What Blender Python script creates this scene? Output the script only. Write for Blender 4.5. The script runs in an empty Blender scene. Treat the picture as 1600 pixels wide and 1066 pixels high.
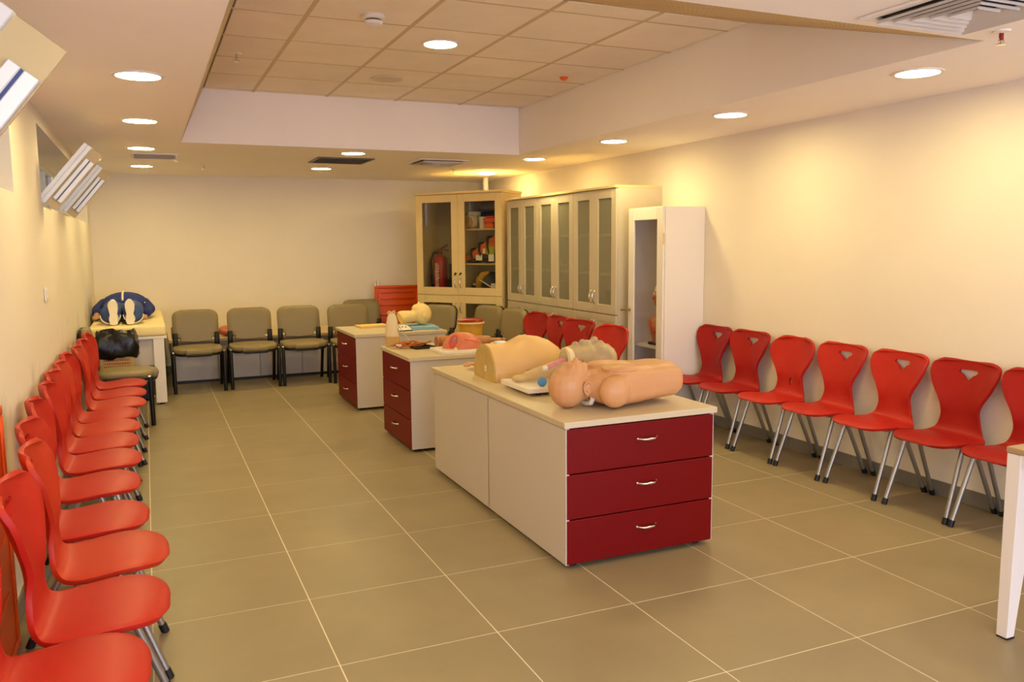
import bpy, bmesh, math, random
from mathutils import Vector, Matrix, Euler
random.seed(7)
PI = math.pi
S = bpy.context.scene
COL = S.collection

# ------------------------------------------------------------------ camera
F_PX, YAW, PITCH, ROLL, EYE = 1294.57, 0.4137, 0.1173, 0.0088, 1.4682
cam_d = bpy.data.cameras.new('camera')
cam_d.sensor_fit = 'HORIZONTAL'; cam_d.sensor_width = 36.0
cam_d.lens = F_PX / 1600 * 36.0
cam_d.clip_start = 0.05; cam_d.clip_end = 100
cam = bpy.data.objects.new('camera', cam_d); COL.objects.link(cam)
right = Vector((math.cos(YAW), -math.sin(YAW), 0)); fwd0 = Vector((math.sin(YAW), math.cos(YAW), 0)); up0 = Vector((0, 0, 1))
fwd = fwd0 * math.cos(PITCH) - up0 * math.sin(PITCH)
down = -(up0 * math.cos(PITCH) + fwd0 * math.sin(PITCH))
cx = right * math.cos(ROLL) + down * math.sin(ROLL)
cy = -right * math.sin(ROLL) + down * math.cos(ROLL)
m3 = Matrix((cx, -cy, -fwd)).transposed()
cam.matrix_world = Matrix.Translation((0, 0, EYE)) @ m3.to_4x4()
S.camera = cam

# ------------------------------------------------------------------ world (added cool fill, let in through the room end left open and the windows)
W = bpy.data.worlds.new('world'); S.world = W; W.use_nodes = True
bgn = W.node_tree.nodes['Background']
bgn.inputs[0].default_value = (0.78, 0.80, 1.0, 1); bgn.inputs[1].default_value = 1.3
LAMP_COLOR = (1.0, 0.80, 0.35); LAMP_POWER = 30.0

# ------------------------------------------------------------------ exposure
S.view_settings.view_transform = 'Standard'; S.view_settings.look = 'None'
S.view_settings.gamma = 1.0; S.view_settings.exposure = 1.85
S.view_settings.use_curve_mapping = False
S.render.film_transparent = False

# ------------------------------------------------------------------ materials
def srgb(r, g, b):
    f = lambda c: (c/255/12.92) if c/255 <= 0.04045 else ((c/255+0.055)/1.055)**2.4
    return (f(r), f(g), f(b), 1)
MATS = {}
def mat(name, col, rough=0.5, metal=0.0, var=0.0, scale=6.0, bump=0.0, bscale=60.0, trans=0.0, emit=None, estr=0.0, coat=0.0, ior=1.45, alpha=1.0, spec=0.5, sss=0.0, objvar=0.0):
    if name in MATS: return MATS[name]
    m = bpy.data.materials.new(name); m.use_nodes = True
    nt = m.node_tree; p = nt.nodes['Principled BSDF']
    c = srgb(*col) if max(col) > 1.001 else (*col, 1)
    p.inputs['Base Color'].default_value = c
    p.inputs['Roughness'].default_value = rough
    p.inputs['Metallic'].default_value = metal
    p.inputs['IOR'].default_value = ior
    p.inputs['Specular IOR Level'].default_value = spec
    p.inputs['Transmission Weight'].default_value = trans
    p.inputs['Coat Weight'].default_value = coat
    p.inputs['Alpha'].default_value = alpha
    if sss: p.inputs['Subsurface Weight'].default_value = sss; p.inputs['Subsurface Radius'].default_value = (.02, .008, .005)
    if emit: p.inputs['Emission Color'].default_value = (*emit, 1); p.inputs['Emission Strength'].default_value = estr
    if var or bump or objvar:
        tc = nt.nodes.new('ShaderNodeTexCoord')
    if var or objvar:
        hsv = nt.nodes.new('ShaderNodeHueSaturation'); hsv.inputs['Color'].default_value = c
        nt.links.new(hsv.outputs[0], p.inputs['Base Color'])
        v = None
        if var:
            n = nt.nodes.new('ShaderNodeTexNoise'); n.inputs['Scale'].default_value = scale; n.inputs['Detail'].default_value = 6; n.inputs['Roughness'].default_value = .6
            geo = nt.nodes.new('ShaderNodeNewGeometry')
            nt.links.new(geo.outputs['Position'] if objvar else tc.outputs['Object'], n.inputs['Vector'])
            mr = nt.nodes.new('ShaderNodeMapRange'); mr.inputs[1].default_value = .25; mr.inputs[2].default_value = .75
            mr.inputs[3].default_value = 1-var; mr.inputs[4].default_value = 1+var
            nt.links.new(n.outputs[0], mr.inputs[0]); v = mr.outputs[0]
        if objvar:
            oi = nt.nodes.new('ShaderNodeObjectInfo'); mr2 = nt.nodes.new('ShaderNodeMapRange')
            mr2.inputs[3].default_value = 1-objvar; mr2.inputs[4].default_value = 1+objvar
            nt.links.new(oi.outputs['Random'], mr2.inputs[0])
            if v is None: v = mr2.outputs[0]
            else:
                mm = nt.nodes.new('ShaderNodeMath'); mm.operation = 'MULTIPLY'
                nt.links.new(v, mm.inputs[0]); nt.links.new(mr2.outputs[0], mm.inputs[1]); v = mm.outputs[0]
        nt.links.new(v, hsv.inputs['Value'])
    if bump:
        n2 = nt.nodes.new('ShaderNodeTexNoise'); n2.inputs['Scale'].default_value = bscale; n2.inputs['Detail'].default_value = 4
        nt.links.new(tc.outputs['Object'], n2.inputs['Vector'])
        b = nt.nodes.new('ShaderNodeBump'); b.inputs['Strength'].default_value = bump; b.inputs['Distance'].default_value = .004
        nt.links.new(n2.outputs[0], b.inputs['Height']); nt.links.new(b.outputs[0], p.inputs['Normal'])
    MATS[name] = m
    return m

def glass_mat(name, tint, gloss=0.12, rough=0.03, haze=0.0, hazecol=(.5, .5, .4)):
    """thin pane: tinted see-through, a fresnel reflection and, for frosted panes, a diffuse haze"""
    m = bpy.data.materials.new(name); m.use_nodes = True; nt = m.node_tree
    nt.nodes.clear()
    out = nt.nodes.new('ShaderNodeOutputMaterial')
    t = nt.nodes.new('ShaderNodeBsdfTransparent'); t.inputs[0].default_value = (*tint, 1)
    g = nt.nodes.new('ShaderNodeBsdfGlossy'); g.inputs['Roughness'].default_value = rough
    fr = nt.nodes.new('ShaderNodeFresnel'); fr.inputs[0].default_value = 1.45
    mx = nt.nodes.new('ShaderNodeMixShader')
    gb = nt.nodes.new('ShaderNodeNewGeometry'); fm = nt.nodes.new('ShaderNodeMath'); fm.operation = 'MULTIPLY_ADD'   # reflect on the outer face only
    fm.inputs[1].default_value = -1; fm.inputs[2].default_value = 1; nt.links.new(gb.outputs['Backfacing'], fm.inputs[0])
    fk = nt.nodes.new('ShaderNodeMath'); fk.operation = 'MULTIPLY'; nt.links.new(fr.outputs[0], fk.inputs[0]); nt.links.new(fm.outputs[0], fk.inputs[1])
    nt.links.new(fk.outputs[0], mx.inputs[0]); nt.links.new(g.outputs[0], mx.inputs[2])
    src = t.outputs[0]
    if haze:
        d = nt.nodes.new('ShaderNodeBsdfDiffuse'); d.inputs[0].default_value = (*hazecol, 1)
        m2 = nt.nodes.new('ShaderNodeMixShader'); m2.inputs[0].default_value = haze
        nt.links.new(src, m2.inputs[1]); nt.links.new(d.outputs[0], m2.inputs[2]); src = m2.outputs[0]
    nt.links.new(src, mx.inputs[1]); nt.links.new(mx.outputs[0], out.inputs[0])
    MATS[name] = m
    return m

M_WALL = mat('wall_paint', (236, 226, 210), .75, var=.03, scale=1.5, bump=.05, bscale=25)
M_CEIL = mat('ceiling_paint', (250, 242, 234), .8, var=.02, scale=1.2)
M_CTILE = mat('mineral_fibre', (246, 234, 214), .9, var=.05, scale=3, bump=.4, bscale=220, objvar=.03)
M_GRID = mat('grid_metal', (206, 186, 146), .5)
M_TILE = mat('porcelain_tile', (147, 132, 101), .40, var=.10, scale=2.2, objvar=.035, bump=.03, bscale=40)
M_GROUT = mat('grout', (226, 214, 190), .9)
M_SKIRT = mat('skirting_tile', (128, 122, 112), .4, var=.08, scale=3, objvar=.03)
M_LAM = mat('white_laminate', (206, 196, 186), .38, var=.015, scale=2)
M_TOP = mat('worktop_laminate', (206, 190, 160), .35, var=.02, scale=3)
M_RED = mat('red_lacquer', (112, 4, 5), .42, spec=.22)
M_CHROME = mat('chrome', (225, 220, 212), .16, 1.0)
M_STEEL = mat('grey_steel', (170, 168, 166), .35, .85)
M_ALU = mat('aluminium', (224, 226, 232), .35, .35)
M_BLACK = mat('black_plastic', (22, 22, 24), .45)
M_BLUEG = mat('blue_gasket', (60, 74, 130), .5)
M_CH1 = mat('chair_red', (178, 32, 20), .45, spec=.35, var=.04, scale=5)
M_CH2 = mat('chair_red_orange', (182, 46, 22), .45, spec=.35, var=.04, scale=5)
M_CH3 = mat('chair_red_deep', (154, 19, 13), .48, spec=.3, var=.04, scale=5)
M_VINYL = mat('grey_vinyl', (140, 124, 88), .42, var=.05, scale=8, bump=.1, bscale=120)
M_FRAME = mat('black_frame', (26, 24, 24), .35, .3)
M_OAK = mat('pale_oak', (222, 196, 140), .45, var=.05, scale=5)
M_SILV = mat('silver_laminate', (204, 190, 164), .35, .05, var=.02)
M_INNER = mat('cabinet_inside', (198, 186, 160), .6)
M_WHITE = mat('white_paint', (236, 228, 220), .35)
M_SKIN = mat('vinyl_skin', (206, 152, 104), .42, var=.04, scale=6, sss=.08)
M_SKIN2 = mat('pale_vinyl_skin', (226, 186, 126), .45, var=.03, scale=5)
M_SKIN3 = mat('tan_vinyl_skin', (176, 120, 72), .5, var=.08, scale=12)
M_CREAM = mat('cream_foam', (236, 208, 140), .7, var=.05, scale=14, bump=.3, bscale=30)
M_FOAM = mat('beige_foam', (196, 166, 98), .8, var=.16, scale=9)
M_PINK = mat('pink_flesh', (206, 118, 88), .4, var=.08, scale=10)
M_FLESH = mat('red_flesh', (196, 52, 44), .35, var=.25, scale=40)
M_MAUVE = mat('mauve_plastic', (214, 140, 156), .4, var=.12, scale=30)
M_BLUE = mat('blue_rubber', (92, 148, 214), .45)
M_PALEBLUE = mat('pale_blue_foam', (136, 176, 206), .7)
M_CLEAR = mat('cloudy_plastic', (226, 208, 168), .22, trans=.55, var=.08, scale=20, ior=1.3)
M_CLEAR2 = mat('cloudy_film', (236, 214, 166), .3, trans=.45, ior=1.2)
M_YEL = mat('yellow_plastic', (192, 146, 38), .35)
M_REDLID = mat('red_plastic', (140, 24, 22), .35)
M_ORANGE = mat('orange_plastic', (226, 84, 16), .4, var=.04, scale=3)
M_NAVY = mat('navy_cloth', (38, 50, 122), .85, var=.15, scale=30, bump=.2, bscale=80)
M_JEAN = mat('jean_cloth', (66, 84, 140), .85, var=.15, scale=40, bump=.2, bscale=80)
M_SOLE = mat('shoe_sole', (242, 232, 206), .6)
M_MATT = mat('cream_vinyl', (246, 224, 164), .45, var=.02)
M_CARD = mat('cardboard', (200, 168, 108), .8, var=.05, scale=20)
M_BAG = mat('black_film', (16, 14, 14), .28, bump=.6, bscale=18)
M_REDINK = mat('red_ink', (170, 44, 34), .7)
M_DNAVY = mat('navy_case', (20, 24, 48), .45)
M_LABEL = mat('white_label', (236, 232, 226), .6)
M_GREYBOX = mat('grey_device', (150, 142, 120), .5)
M_AMBER = mat('amber_tube', (206, 112, 36), .25, trans=.25)
M_FLUID = mat('amber_fluid_bag', (232, 190, 120), .3, trans=.3, ior=1.2)
M_GREEN = mat('green_tube', (150, 170, 110), .3)
M_HIVIS = mat('hivis_orange', (238, 104, 30), .6, var=.08, scale=20)
M_LIME = mat('lime_cloth', (176, 190, 40), .6)
M_WOODTOP = mat('wood_top', (176, 146, 108), .4, var=.12, scale=14)
M_DARK = mat('dark_void', (24, 20, 18), .8)
M_MUSCLE = mat('muscle_paint', (196, 116, 72), .4, var=.3, scale=18)
M_BONE = mat('bone_paint', (236, 220, 180), .4)
M_GLASS = glass_mat('clear_glass', (.86, .84, .76))
M_FROST = glass_mat('frosted_glass', (.80, .79, .64), rough=.25, haze=.34, hazecol=(.50, .47, .34))
M_WINGLASS = glass_mat('window_glass', (.17, .17, .175))
M_SASHGLASS = glass_mat('sash_glass', (.70, .66, .56), haze=.35, hazecol=(.55, .45, .28))  # warm haze paints the golden room reflection into the sash panes
M_VITGLASS = glass_mat('vitrine_glass', (.93, .93, .95))
M_SPLATE = mat('sash_side_plate', (196, 176, 132), .4)
M_LOUV = mat('louvre_paint', (206, 198, 190), .5)
M_LAMP = mat('lamp_diffuser', (255, 250, 240), .5, emit=LAMP_COLOR, estr=LAMP_POWER)
M_LAMP0 = mat('unlit_diffuser', (216, 200, 172), .5)

# perforated tray panel: tan metal with rows of small dark holes (flat print scale)
def perforated():
    m = bpy.data.materials.new('perforated_metal'); m.use_nodes = True; nt = m.node_tree; p = nt.nodes['Principled BSDF']
    p.inputs['Roughness'].default_value = .6
    tc = nt.nodes.new('ShaderNodeTexCoord'); v = nt.nodes.new('ShaderNodeTexVoronoi'); v.inputs['Scale'].default_value = 42; v.inputs['Randomness'].default_value = 0
    nt.links.new(tc.outputs['Object'], v.inputs['Vector'])
    r = nt.nodes.new('ShaderNodeValToRGB'); r.color_ramp.elements[0].position = .26; r.color_ramp.elements[1].position = .34
    r.color_ramp.elements[0].color = srgb(120, 92, 56); r.color_ramp.elements[1].color = srgb(206, 178, 128)
    nt.links.new(v.outputs['Distance'], r.inputs[0]); nt.links.new(r.outputs[0], p.inputs['Base Color'])
    return m
M_PERF = perforated()

# left wall: same paint with grey scuffs rubbed on by the chair backs
def scuffed():
    m = bpy.data.materials.new('scuffed_wall_paint'); m.use_nodes = True; nt = m.node_tree; p = nt.nodes['Principled BSDF']
    p.inputs['Roughness'].default_value = .75
    geo = nt.nodes.new('ShaderNodeNewGeometry'); sep = nt.nodes.new('ShaderNodeSeparateXYZ'); nt.links.new(geo.outputs['Position'], sep.inputs[0])
    a = nt.nodes.new('ShaderNodeMapRange'); a.inputs[1].default_value = .66; a.inputs[2].default_value = .78; nt.links.new(sep.outputs['Z'], a.inputs[0])
    b = nt.nodes.new('ShaderNodeMapRange'); b.inputs[1].default_value = .98; b.inputs[2].default_value = .84; nt.links.new(sep.outputs['Z'], b.inputs[0])
    n = nt.nodes.new('ShaderNodeTexNoise'); n.inputs['Scale'].default_value = 3.2; n.inputs['Detail'].default_value = 9; nt.links.new(geo.outputs['Position'], n.inputs['Vector'])
    nr = nt.nodes.new('ShaderNodeMapRange'); nr.inputs[1].default_value = .5; nr.inputs[2].default_value = .68; nt.links.new(n.outputs[0], nr.inputs[0])
    m1 = nt.nodes.new('ShaderNodeMath'); m1.operation = 'MULTIPLY'; nt.links.new(a.outputs[0], m1.inputs[0]); nt.links.new(b.outputs[0], m1.inputs[1])
    m2 = nt.nodes.new('ShaderNodeMath'); m2.operation = 'MULTIPLY'; nt.links.new(m1.outputs[0], m2.inputs[0]); nt.links.new(nr.outputs[0], m2.inputs[1])
    m3_ = nt.nodes.new('ShaderNodeMath'); m3_.operation = 'MULTIPLY'; m3_.inputs[1].default_value = .4; nt.links.new(m2.outputs[0], m3_.inputs[0])
    mx = nt.nodes.new('ShaderNodeMix'); mx.data_type = 'RGBA'
    mx.inputs[6].default_value = srgb(236, 226, 210); mx.inputs[7].default_value = srgb(120, 100, 84)
    nt.links.new(m3_.outputs[0], mx.inputs[0]); nt.links.new(mx.outputs[2], p.inputs['Base Color'])
    return m
M_WALL_L = scuffed()

# ------------------------------------------------------------------ mesh helpers
class MB:
    def __init__(s): s.bm = bmesh.new()
    def box(s, a, b, bev=0.0, seg=2):
        a, b = Vector(a), Vector(b)
        lo = Vector((min(a.x, b.x), min(a.y, b.y), min(a.z, b.z))); hi = Vector((max(a.x, b.x), max(a.y, b.y), max(a.z, b.z)))
        r = bmesh.ops.create_cube(s.bm, size=1.0, matrix=Matrix.Translation((lo+hi)/2) @ Matrix.Diagonal((*(hi-lo), 1)))
        if bev:
            es = list({e for v in r['verts'] for e in v.link_edges})
            bmesh.ops.bevel(s.bm, geom=es, offset=min(bev, .49*min(hi-lo)), segments=seg, profile=.5, affect='EDGES')
        return s
    def hexa(s, p):
        """eight corners, bottom ring then top ring"""
        v = [s.bm.verts.new(q) for q in p]
        for f in ((3, 2, 1, 0), (4, 5, 6, 7), (0, 1, 5, 4), (1, 2, 6, 5), (2, 3, 7, 6), (3, 0, 4, 7)): s.bm.faces.new([v[i] for i in f])
        return s
    def loft(s, rings, caps=True, closed=True):
        vs = [[s.bm.verts.new(q) for q in r] for r in rings]
        n = len(vs[0])
        for i in range(len(vs)-1):
            for j in range(n if closed else n-1):
                k = (j+1) % n
                s.bm.faces.new((vs[i][j], vs[i][k], vs[i+1][k], vs[i+1][j]))
        if caps:
            s.bm.faces.new(list(reversed(vs[0]))); s.bm.faces.new(vs[-1])
        return s
    def tube(s, pts, r, n=8, caps=True):
        pts = [Vector(p) for p in pts]; rs = r if isinstance(r, (list, tuple)) else [r]*len(pts)
        rings = []; ref = None
        for i, p in enumerate(pts):
            d = (pts[min(i+1, len(pts)-1)] - pts[max(i-1, 0)]).normalized()
            if ref is None:
                ref = d.orthogonal().normalized()
            else:
                ref = (ref - d*ref.dot(d)); ref = ref.normalized() if ref.length > 1e-6 else d.orthogonal().normalized()
            b = d.cross(ref)
            rings.append([p + (ref*math.cos(2*PI*k/n) + b*math.sin(2*PI*k/n))*rs[i] for k in range(n)])
        return s.loft(rings, caps)
    def lathe(s, prof, c=(0, 0, 0), n=20, axis='z'):
        c = Vector(c); rings = []
        for r, h in prof:
            ring = []
            for k in range(n):
                a = 2*PI*k/n; x, y = r*math.cos(a), r*math.sin(a)
                ring.append(c + (Vector((x, y, h)) if axis == 'z' else Vector((h, x, y)) if axis == 'x' else Vector((y, h, x))))
            rings.append(ring)
        return s.loft(rings)
    def ell(s, c, r, rot=(0, 0, 0), u=16, v=10):
        r = r if isinstance(r, (tuple, list)) else (r, r, r)
        bmesh.ops.create_uvsphere(s.bm, u_segments=u, v_segments=v, radius=1, matrix=Matrix.Translation(c) @ Euler(rot).to_matrix().to_4x4() @ Matrix.Diagonal((*r, 1)))
        return s
    def cap(s, a, b, ra, rb, n=14):
        """tapered capsule"""
        a, b = Vector(a), Vector(b); d = (b-a).normalized(); pts = []; rs = []
        for k in range(5):
            t = PI/2*k/5; pts.append(a - d*ra*math.cos(t)); rs.append(max(ra*math.sin(t), ra*.08))
        pts.append(a); rs.append(ra); pts.append(b); rs.append(rb)
        for k in range(4, -1, -1):
            t = PI/2*k/5; pts.append(b + d*rb*math.cos(t)); rs.append(max(rb*math.sin(t), rb*.08))
        return s.tube(pts, rs, n)
    def prism(s, poly, h0, h1, plane='xy'):
        f = (lambda u, v, h: (u, v, h)) if plane == 'xy' else (lambda u, v, h: (h, u, v)) if plane == 'yz' else (lambda u, v, h: (u, h, v))
        return s.loft([[f(u, v, h0) for u, v in poly], [f(u, v, h1) for u, v in poly]])
    def mesh(s, name, smooth=None):
        bmesh.ops.recalc_face_normals(s.bm, faces=s.bm.faces[:])
        me = bpy.data.meshes.new(name); s.bm.to_mesh(me); s.bm.free()
        if smooth is not None:
            for p in me.polygons: p.use_smooth = True
            me.set_sharp_from_angle(angle=math.radians(smooth))
        return me
    def obj(s, name, m, parent=None, smooth=None, loc=None, rot=None):
        return link(name, s.mesh(name, smooth), m, parent, loc, rot)

def link(name, me, m, parent=None, loc=None, rot=None):
    o = bpy.data.objects.new(name, me)
    if m is not None and len(me.materials) == 0: me.materials.append(m)
    COL.objects.link(o)
    if parent is not None: o.parent = parent
    if loc is not None: o.location = loc
    if rot is not None: o.rotation_euler = rot
    return o
def tag(o, label, cat, group=None):
    o['label'] = label; o['category'] = cat
    if group: o['group'] = group
    return o
def thing(name, label, cat, loc=(0, 0, 0), rz=0.0, group=None):
    o = bpy.data.objects.new(name, None); o.empty_display_size = .1; COL.objects.link(o)
    o.location = loc; o.rotation_euler = (0, 0, rz)
    return tag(o, label, cat, group)
def struct(o): o['kind'] = 'structure'; return o
def baked(me, mods, name=None):
    """apply modifiers to a mesh without operators"""
    o = bpy.data.objects.new('tmp', me); COL.objects.link(o)
    for t, kw in mods:
        md = o.modifiers.new(t, t)
        for k, v in kw.items(): setattr(md, k, v)
    dg = bpy.context.evaluated_depsgraph_get(); dg.update()
    r = bpy.data.meshes.new_from_object(o.evaluated_get(dg), depsgraph=dg)
    bpy.data.objects.remove(o); r.name = name or me.name
    return r
def blob(mb, name, m, parent, voxel=.008, smooth=6, factor=.5, loc=None, rot=None, cut=None):
    """fuse overlapping solids into one continuous smooth surface; cut = list of (point, normal) planes that trim it flat"""
    me = baked(mb.mesh(name), [('REMESH', dict(mode='VOXEL', voxel_size=voxel)), ('SMOOTH', dict(iterations=smooth, factor=factor))], name)
    if cut:
        bm = bmesh.new(); bm.from_mesh(me)
        for p, n in cut:
            g = bm.verts[:] + bm.edges[:] + bm.faces[:]
            r = bmesh.ops.bisect_plane(bm, geom=g, plane_co=p, plane_no=n, clear_outer=True)
            es = [e for e in r['geom_cut'] if isinstance(e, bmesh.types.BMEdge)]
            try: bmesh.ops.contextual_create(bm, geom=es)
            except Exception: pass
        bm.to_mesh(me); bm.free()
    for p in me.polygons: p.use_smooth = True
    me.set_sharp_from_angle(angle=math.radians(50))
    me.materials.clear(); me.materials.append(m)
    return link(name, me, m, parent, loc, rot)
def copy_tree(o, parent=None):
    c = o.copy(); COL.objects.link(c); c.parent = parent
    for ch in list(o.children): copy_tree(ch, c)
    return c
def bow_handle(parent, p, axis, out, length=.10, r=.005, name='handle'):
    """arched pull; axis = unit vector along the grip, out = unit vector away from the face"""
    p, a, o_ = Vector(p), Vector(axis), Vector(out); mb = MB()
    pts = []; rs = []
    for k in range(11):
        t = -1 + 2*k/10; pts.append(p + a*length/2*t + o_*(.028*(1-t**4) + .001)); rs.append(r*(1.0 + .45*(1-abs(t))) if abs(t) < .95 else r*1.5)
    mb.tube(pts, rs, 8)
    for sg in (-1, 1): mb.ell(p + a*sg*length/2 + o_*.003, (.008, .008, .008), u=8, v=6)
    return mb.obj(name, M_CHROME, parent, 60)

# ------------------------------------------------------------------ room dimensions
XL, XR, YB, YF = -.54, 4.126, 10.34, -1.6
ZC, ZT = 2.274, 2.693
TX0, TX0T, TX1, TY0, TY0T, TY1 = .30, .48, 3.19, 2.43, 3.90, 7.07
WT = .30                                                    # thickness of the left wall
# floor: bed of grout with every tile a piece of its own
flo = struct(MB().box((XL-.02, YF, -.12), (XR+.02, YB+.02, -.0007)).obj('floor', M_GROUT))
xs = [XL] + [-.0532+.6*k for k in range(0, 7)] + [XR]
ys = [y for y in [2.7732+.6*k for k in range(-8, 13)] if YF < y < YB] ; ys = [YF] + ys + [YB]
tile_cache = {}
for i in range(len(xs)-1):
    for j in range(len(ys)-1):
        w, d = xs[i+1]-xs[i]-.005, ys[j+1]-ys[j]-.005
        if w < .02 or d < .02: continue
        k = (round(w, 3), round(d, 3))
        if k not in tile_cache:
            tile_cache[k] = MB().box((-w/2, -d/2, -.010), (w/2, d/2, 0)).mesh('floor_tile')
        link('floor_tile', tile_cache[k], M_TILE, flo, ((xs[i]+xs[i+1])/2, (ys[j]+ys[j+1])/2, 0))
# walls
WIN = [(2.0, 4.48), (5.62, 9.93)]; WZ0, WZ1 = 1.72, 2.19
wl = MB()
wl.box((XL-WT, YF, -.12), (XL, YB+.2, WZ0)).box((XL-WT, YF, WZ1), (XL, YB+.2, 2.9))
for a, b in ((YF, WIN[0][0]), (WIN[0][1], WIN[1][0]), (WIN[1][1], YB+.2)): wl.box((XL-WT, a, WZ0), (XL, b, WZ1))
struct(wl.obj('wall_left', M_WALL_L))
struct(MB().box((XR, YF, -.12), (XR+.2, YB+.2, 2.9)).obj('wall_right', M_WALL))
struct(MB().box((XL, YB, -.12), (XR, YB+.2, 2.9)).obj('wall_back', M_WALL))
# skirting tiles
bb = struct(MB().box((XR-.004, YF, 0), (XR, YB, .088)).obj('baseboard_right', M_GROUT))
bt = MB().box((-.004, -.2835, .003), (.004, .2835, .086), .0015, 1).mesh('skirting_tile')
y = 4.493 - .57*11 + .285
while y < YB-.3:
    link('skirting_tile', bt, M_SKIRT, bb, (XR-.008, y, 0)); y += .57
bbk = struct(MB().box((XL, YB-.004, 0), (XR, YB, .088)).obj('baseboard_back', M_GROUT))
bt2 = MB().box((-.2835, -.004, .003), (.2835, .004, .086), .0015, 1).mesh('skirting_tile')
for k in range(8): link('skirting_tile', bt2, M_SKIRT, bbk, (XL+.29+.57*k, YB-.008, 0))
bbl = struct(MB().box((XL, YF, 0), (XL+.004, YB, .088)).obj('baseboard_left', M_GROUT))
for k in range(20): link('skirting_tile', bt, M_SKIRT, bbl, (XL+.008, YF+.3+.57*k, 0))
# ceiling: lowered border with a raised tray
ce = MB()
for a, b in (((XL, TY1), (XR, YB)), ((XL, YF), (XR, TY0)), ((XL, TY0), (TX0, TY1)), ((TX1, TY0), (XR, TY1))):
    ce.box((a[0], a[1], ZC), (b[0], b[1], ZC+.012))
ce.box((TX1, TY0, ZC+.012), (TX1+.012, TY1+.012, ZT+.02)); ce.box((TX0T-.3, TY1, ZC+.012), (TX1, TY1+.012, ZT+.02))
ce.box((XL, YF, ZT+.02), (XR, YB, ZT+.06))
ceil = struct(ce.obj('ceiling', M_CEIL))
# sloped perforated panels on the near and left side of the tray
def panel(p, n, h=.006):
    p = [Vector(q) for q in p]; n = Vector(n).normalized()*h
    return MB().hexa([*p, *[q+n for q in p]]).obj('perforated_panel', M_PERF, ceil)
npan = 5
for k in range(npan):
    a, b = k/npan, (k+1)/npan-.004
    xa, xb = TX0+(TX1-TX0)*a, TX0+(TX1-TX0)*b; xta, xtb = TX0T+(TX1-TX0T)*a, TX0T+(TX1-TX0T)*b
    panel([(xa, TY0, ZC), (xb, TY0, ZC), (xtb, TY0T, ZT), (xta, TY0T, ZT)], (0, -.3, 1))
nl = 7
for k in range(nl):
    a, b = k/nl, (k+1)/nl-.003
    panel([(TX0, TY0+(TY1-TY0)*a, ZC), (TX0, TY0+(TY1-TY0)*b, ZC), (TX0T, TY0T+(TY1-TY0T)*b, ZT), (TX0T, TY0T+(TY1-TY0T)*a, ZT)], (-1, 0, .4))
# mineral tiles laid in a T grid
gx = [TX0T, .86, 1.445, 2.03, 2.612, TX1]; gy = [TY1, 6.99] + [6.41-.58*k for k in range(0, 5)] + [TY0T]
gx = [min(max(x, TX0T), TX1) for x in gx]
ccache = {}
for i in range(len(gx)-1):
    for j in range(len(gy)-1):
        w, d = gx[i+1]-gx[i]-.016, gy[j]-gy[j+1]-.016
        if w < .03 or d < .03: continue
        k = (round(w, 3), round(d, 3))
        if k not in ccache: ccache[k] = MB().box((-w/2, -d/2, 0), (w/2, d/2, .012), .003, 1).mesh('ceiling_tile')
        link('ceiling_tile', ccache[k], M_CTILE, ceil, ((gx[i]+gx[i+1])/2, (gy[j]+gy[j+1])/2, ZT-.002))
for x in gx[1:-1]: MB().box((x-.012, TY0T, ZT-.004), (x+.012, TY1, ZT+.004)).obj('grid_bar', M_GRID, ceil)
for y in gy[1:-1]: MB().box((TX0T, y-.007, ZT-.003), (TX1, y+.007, ZT+.004)).obj('grid_bar', M_GRID, ceil)

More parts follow.
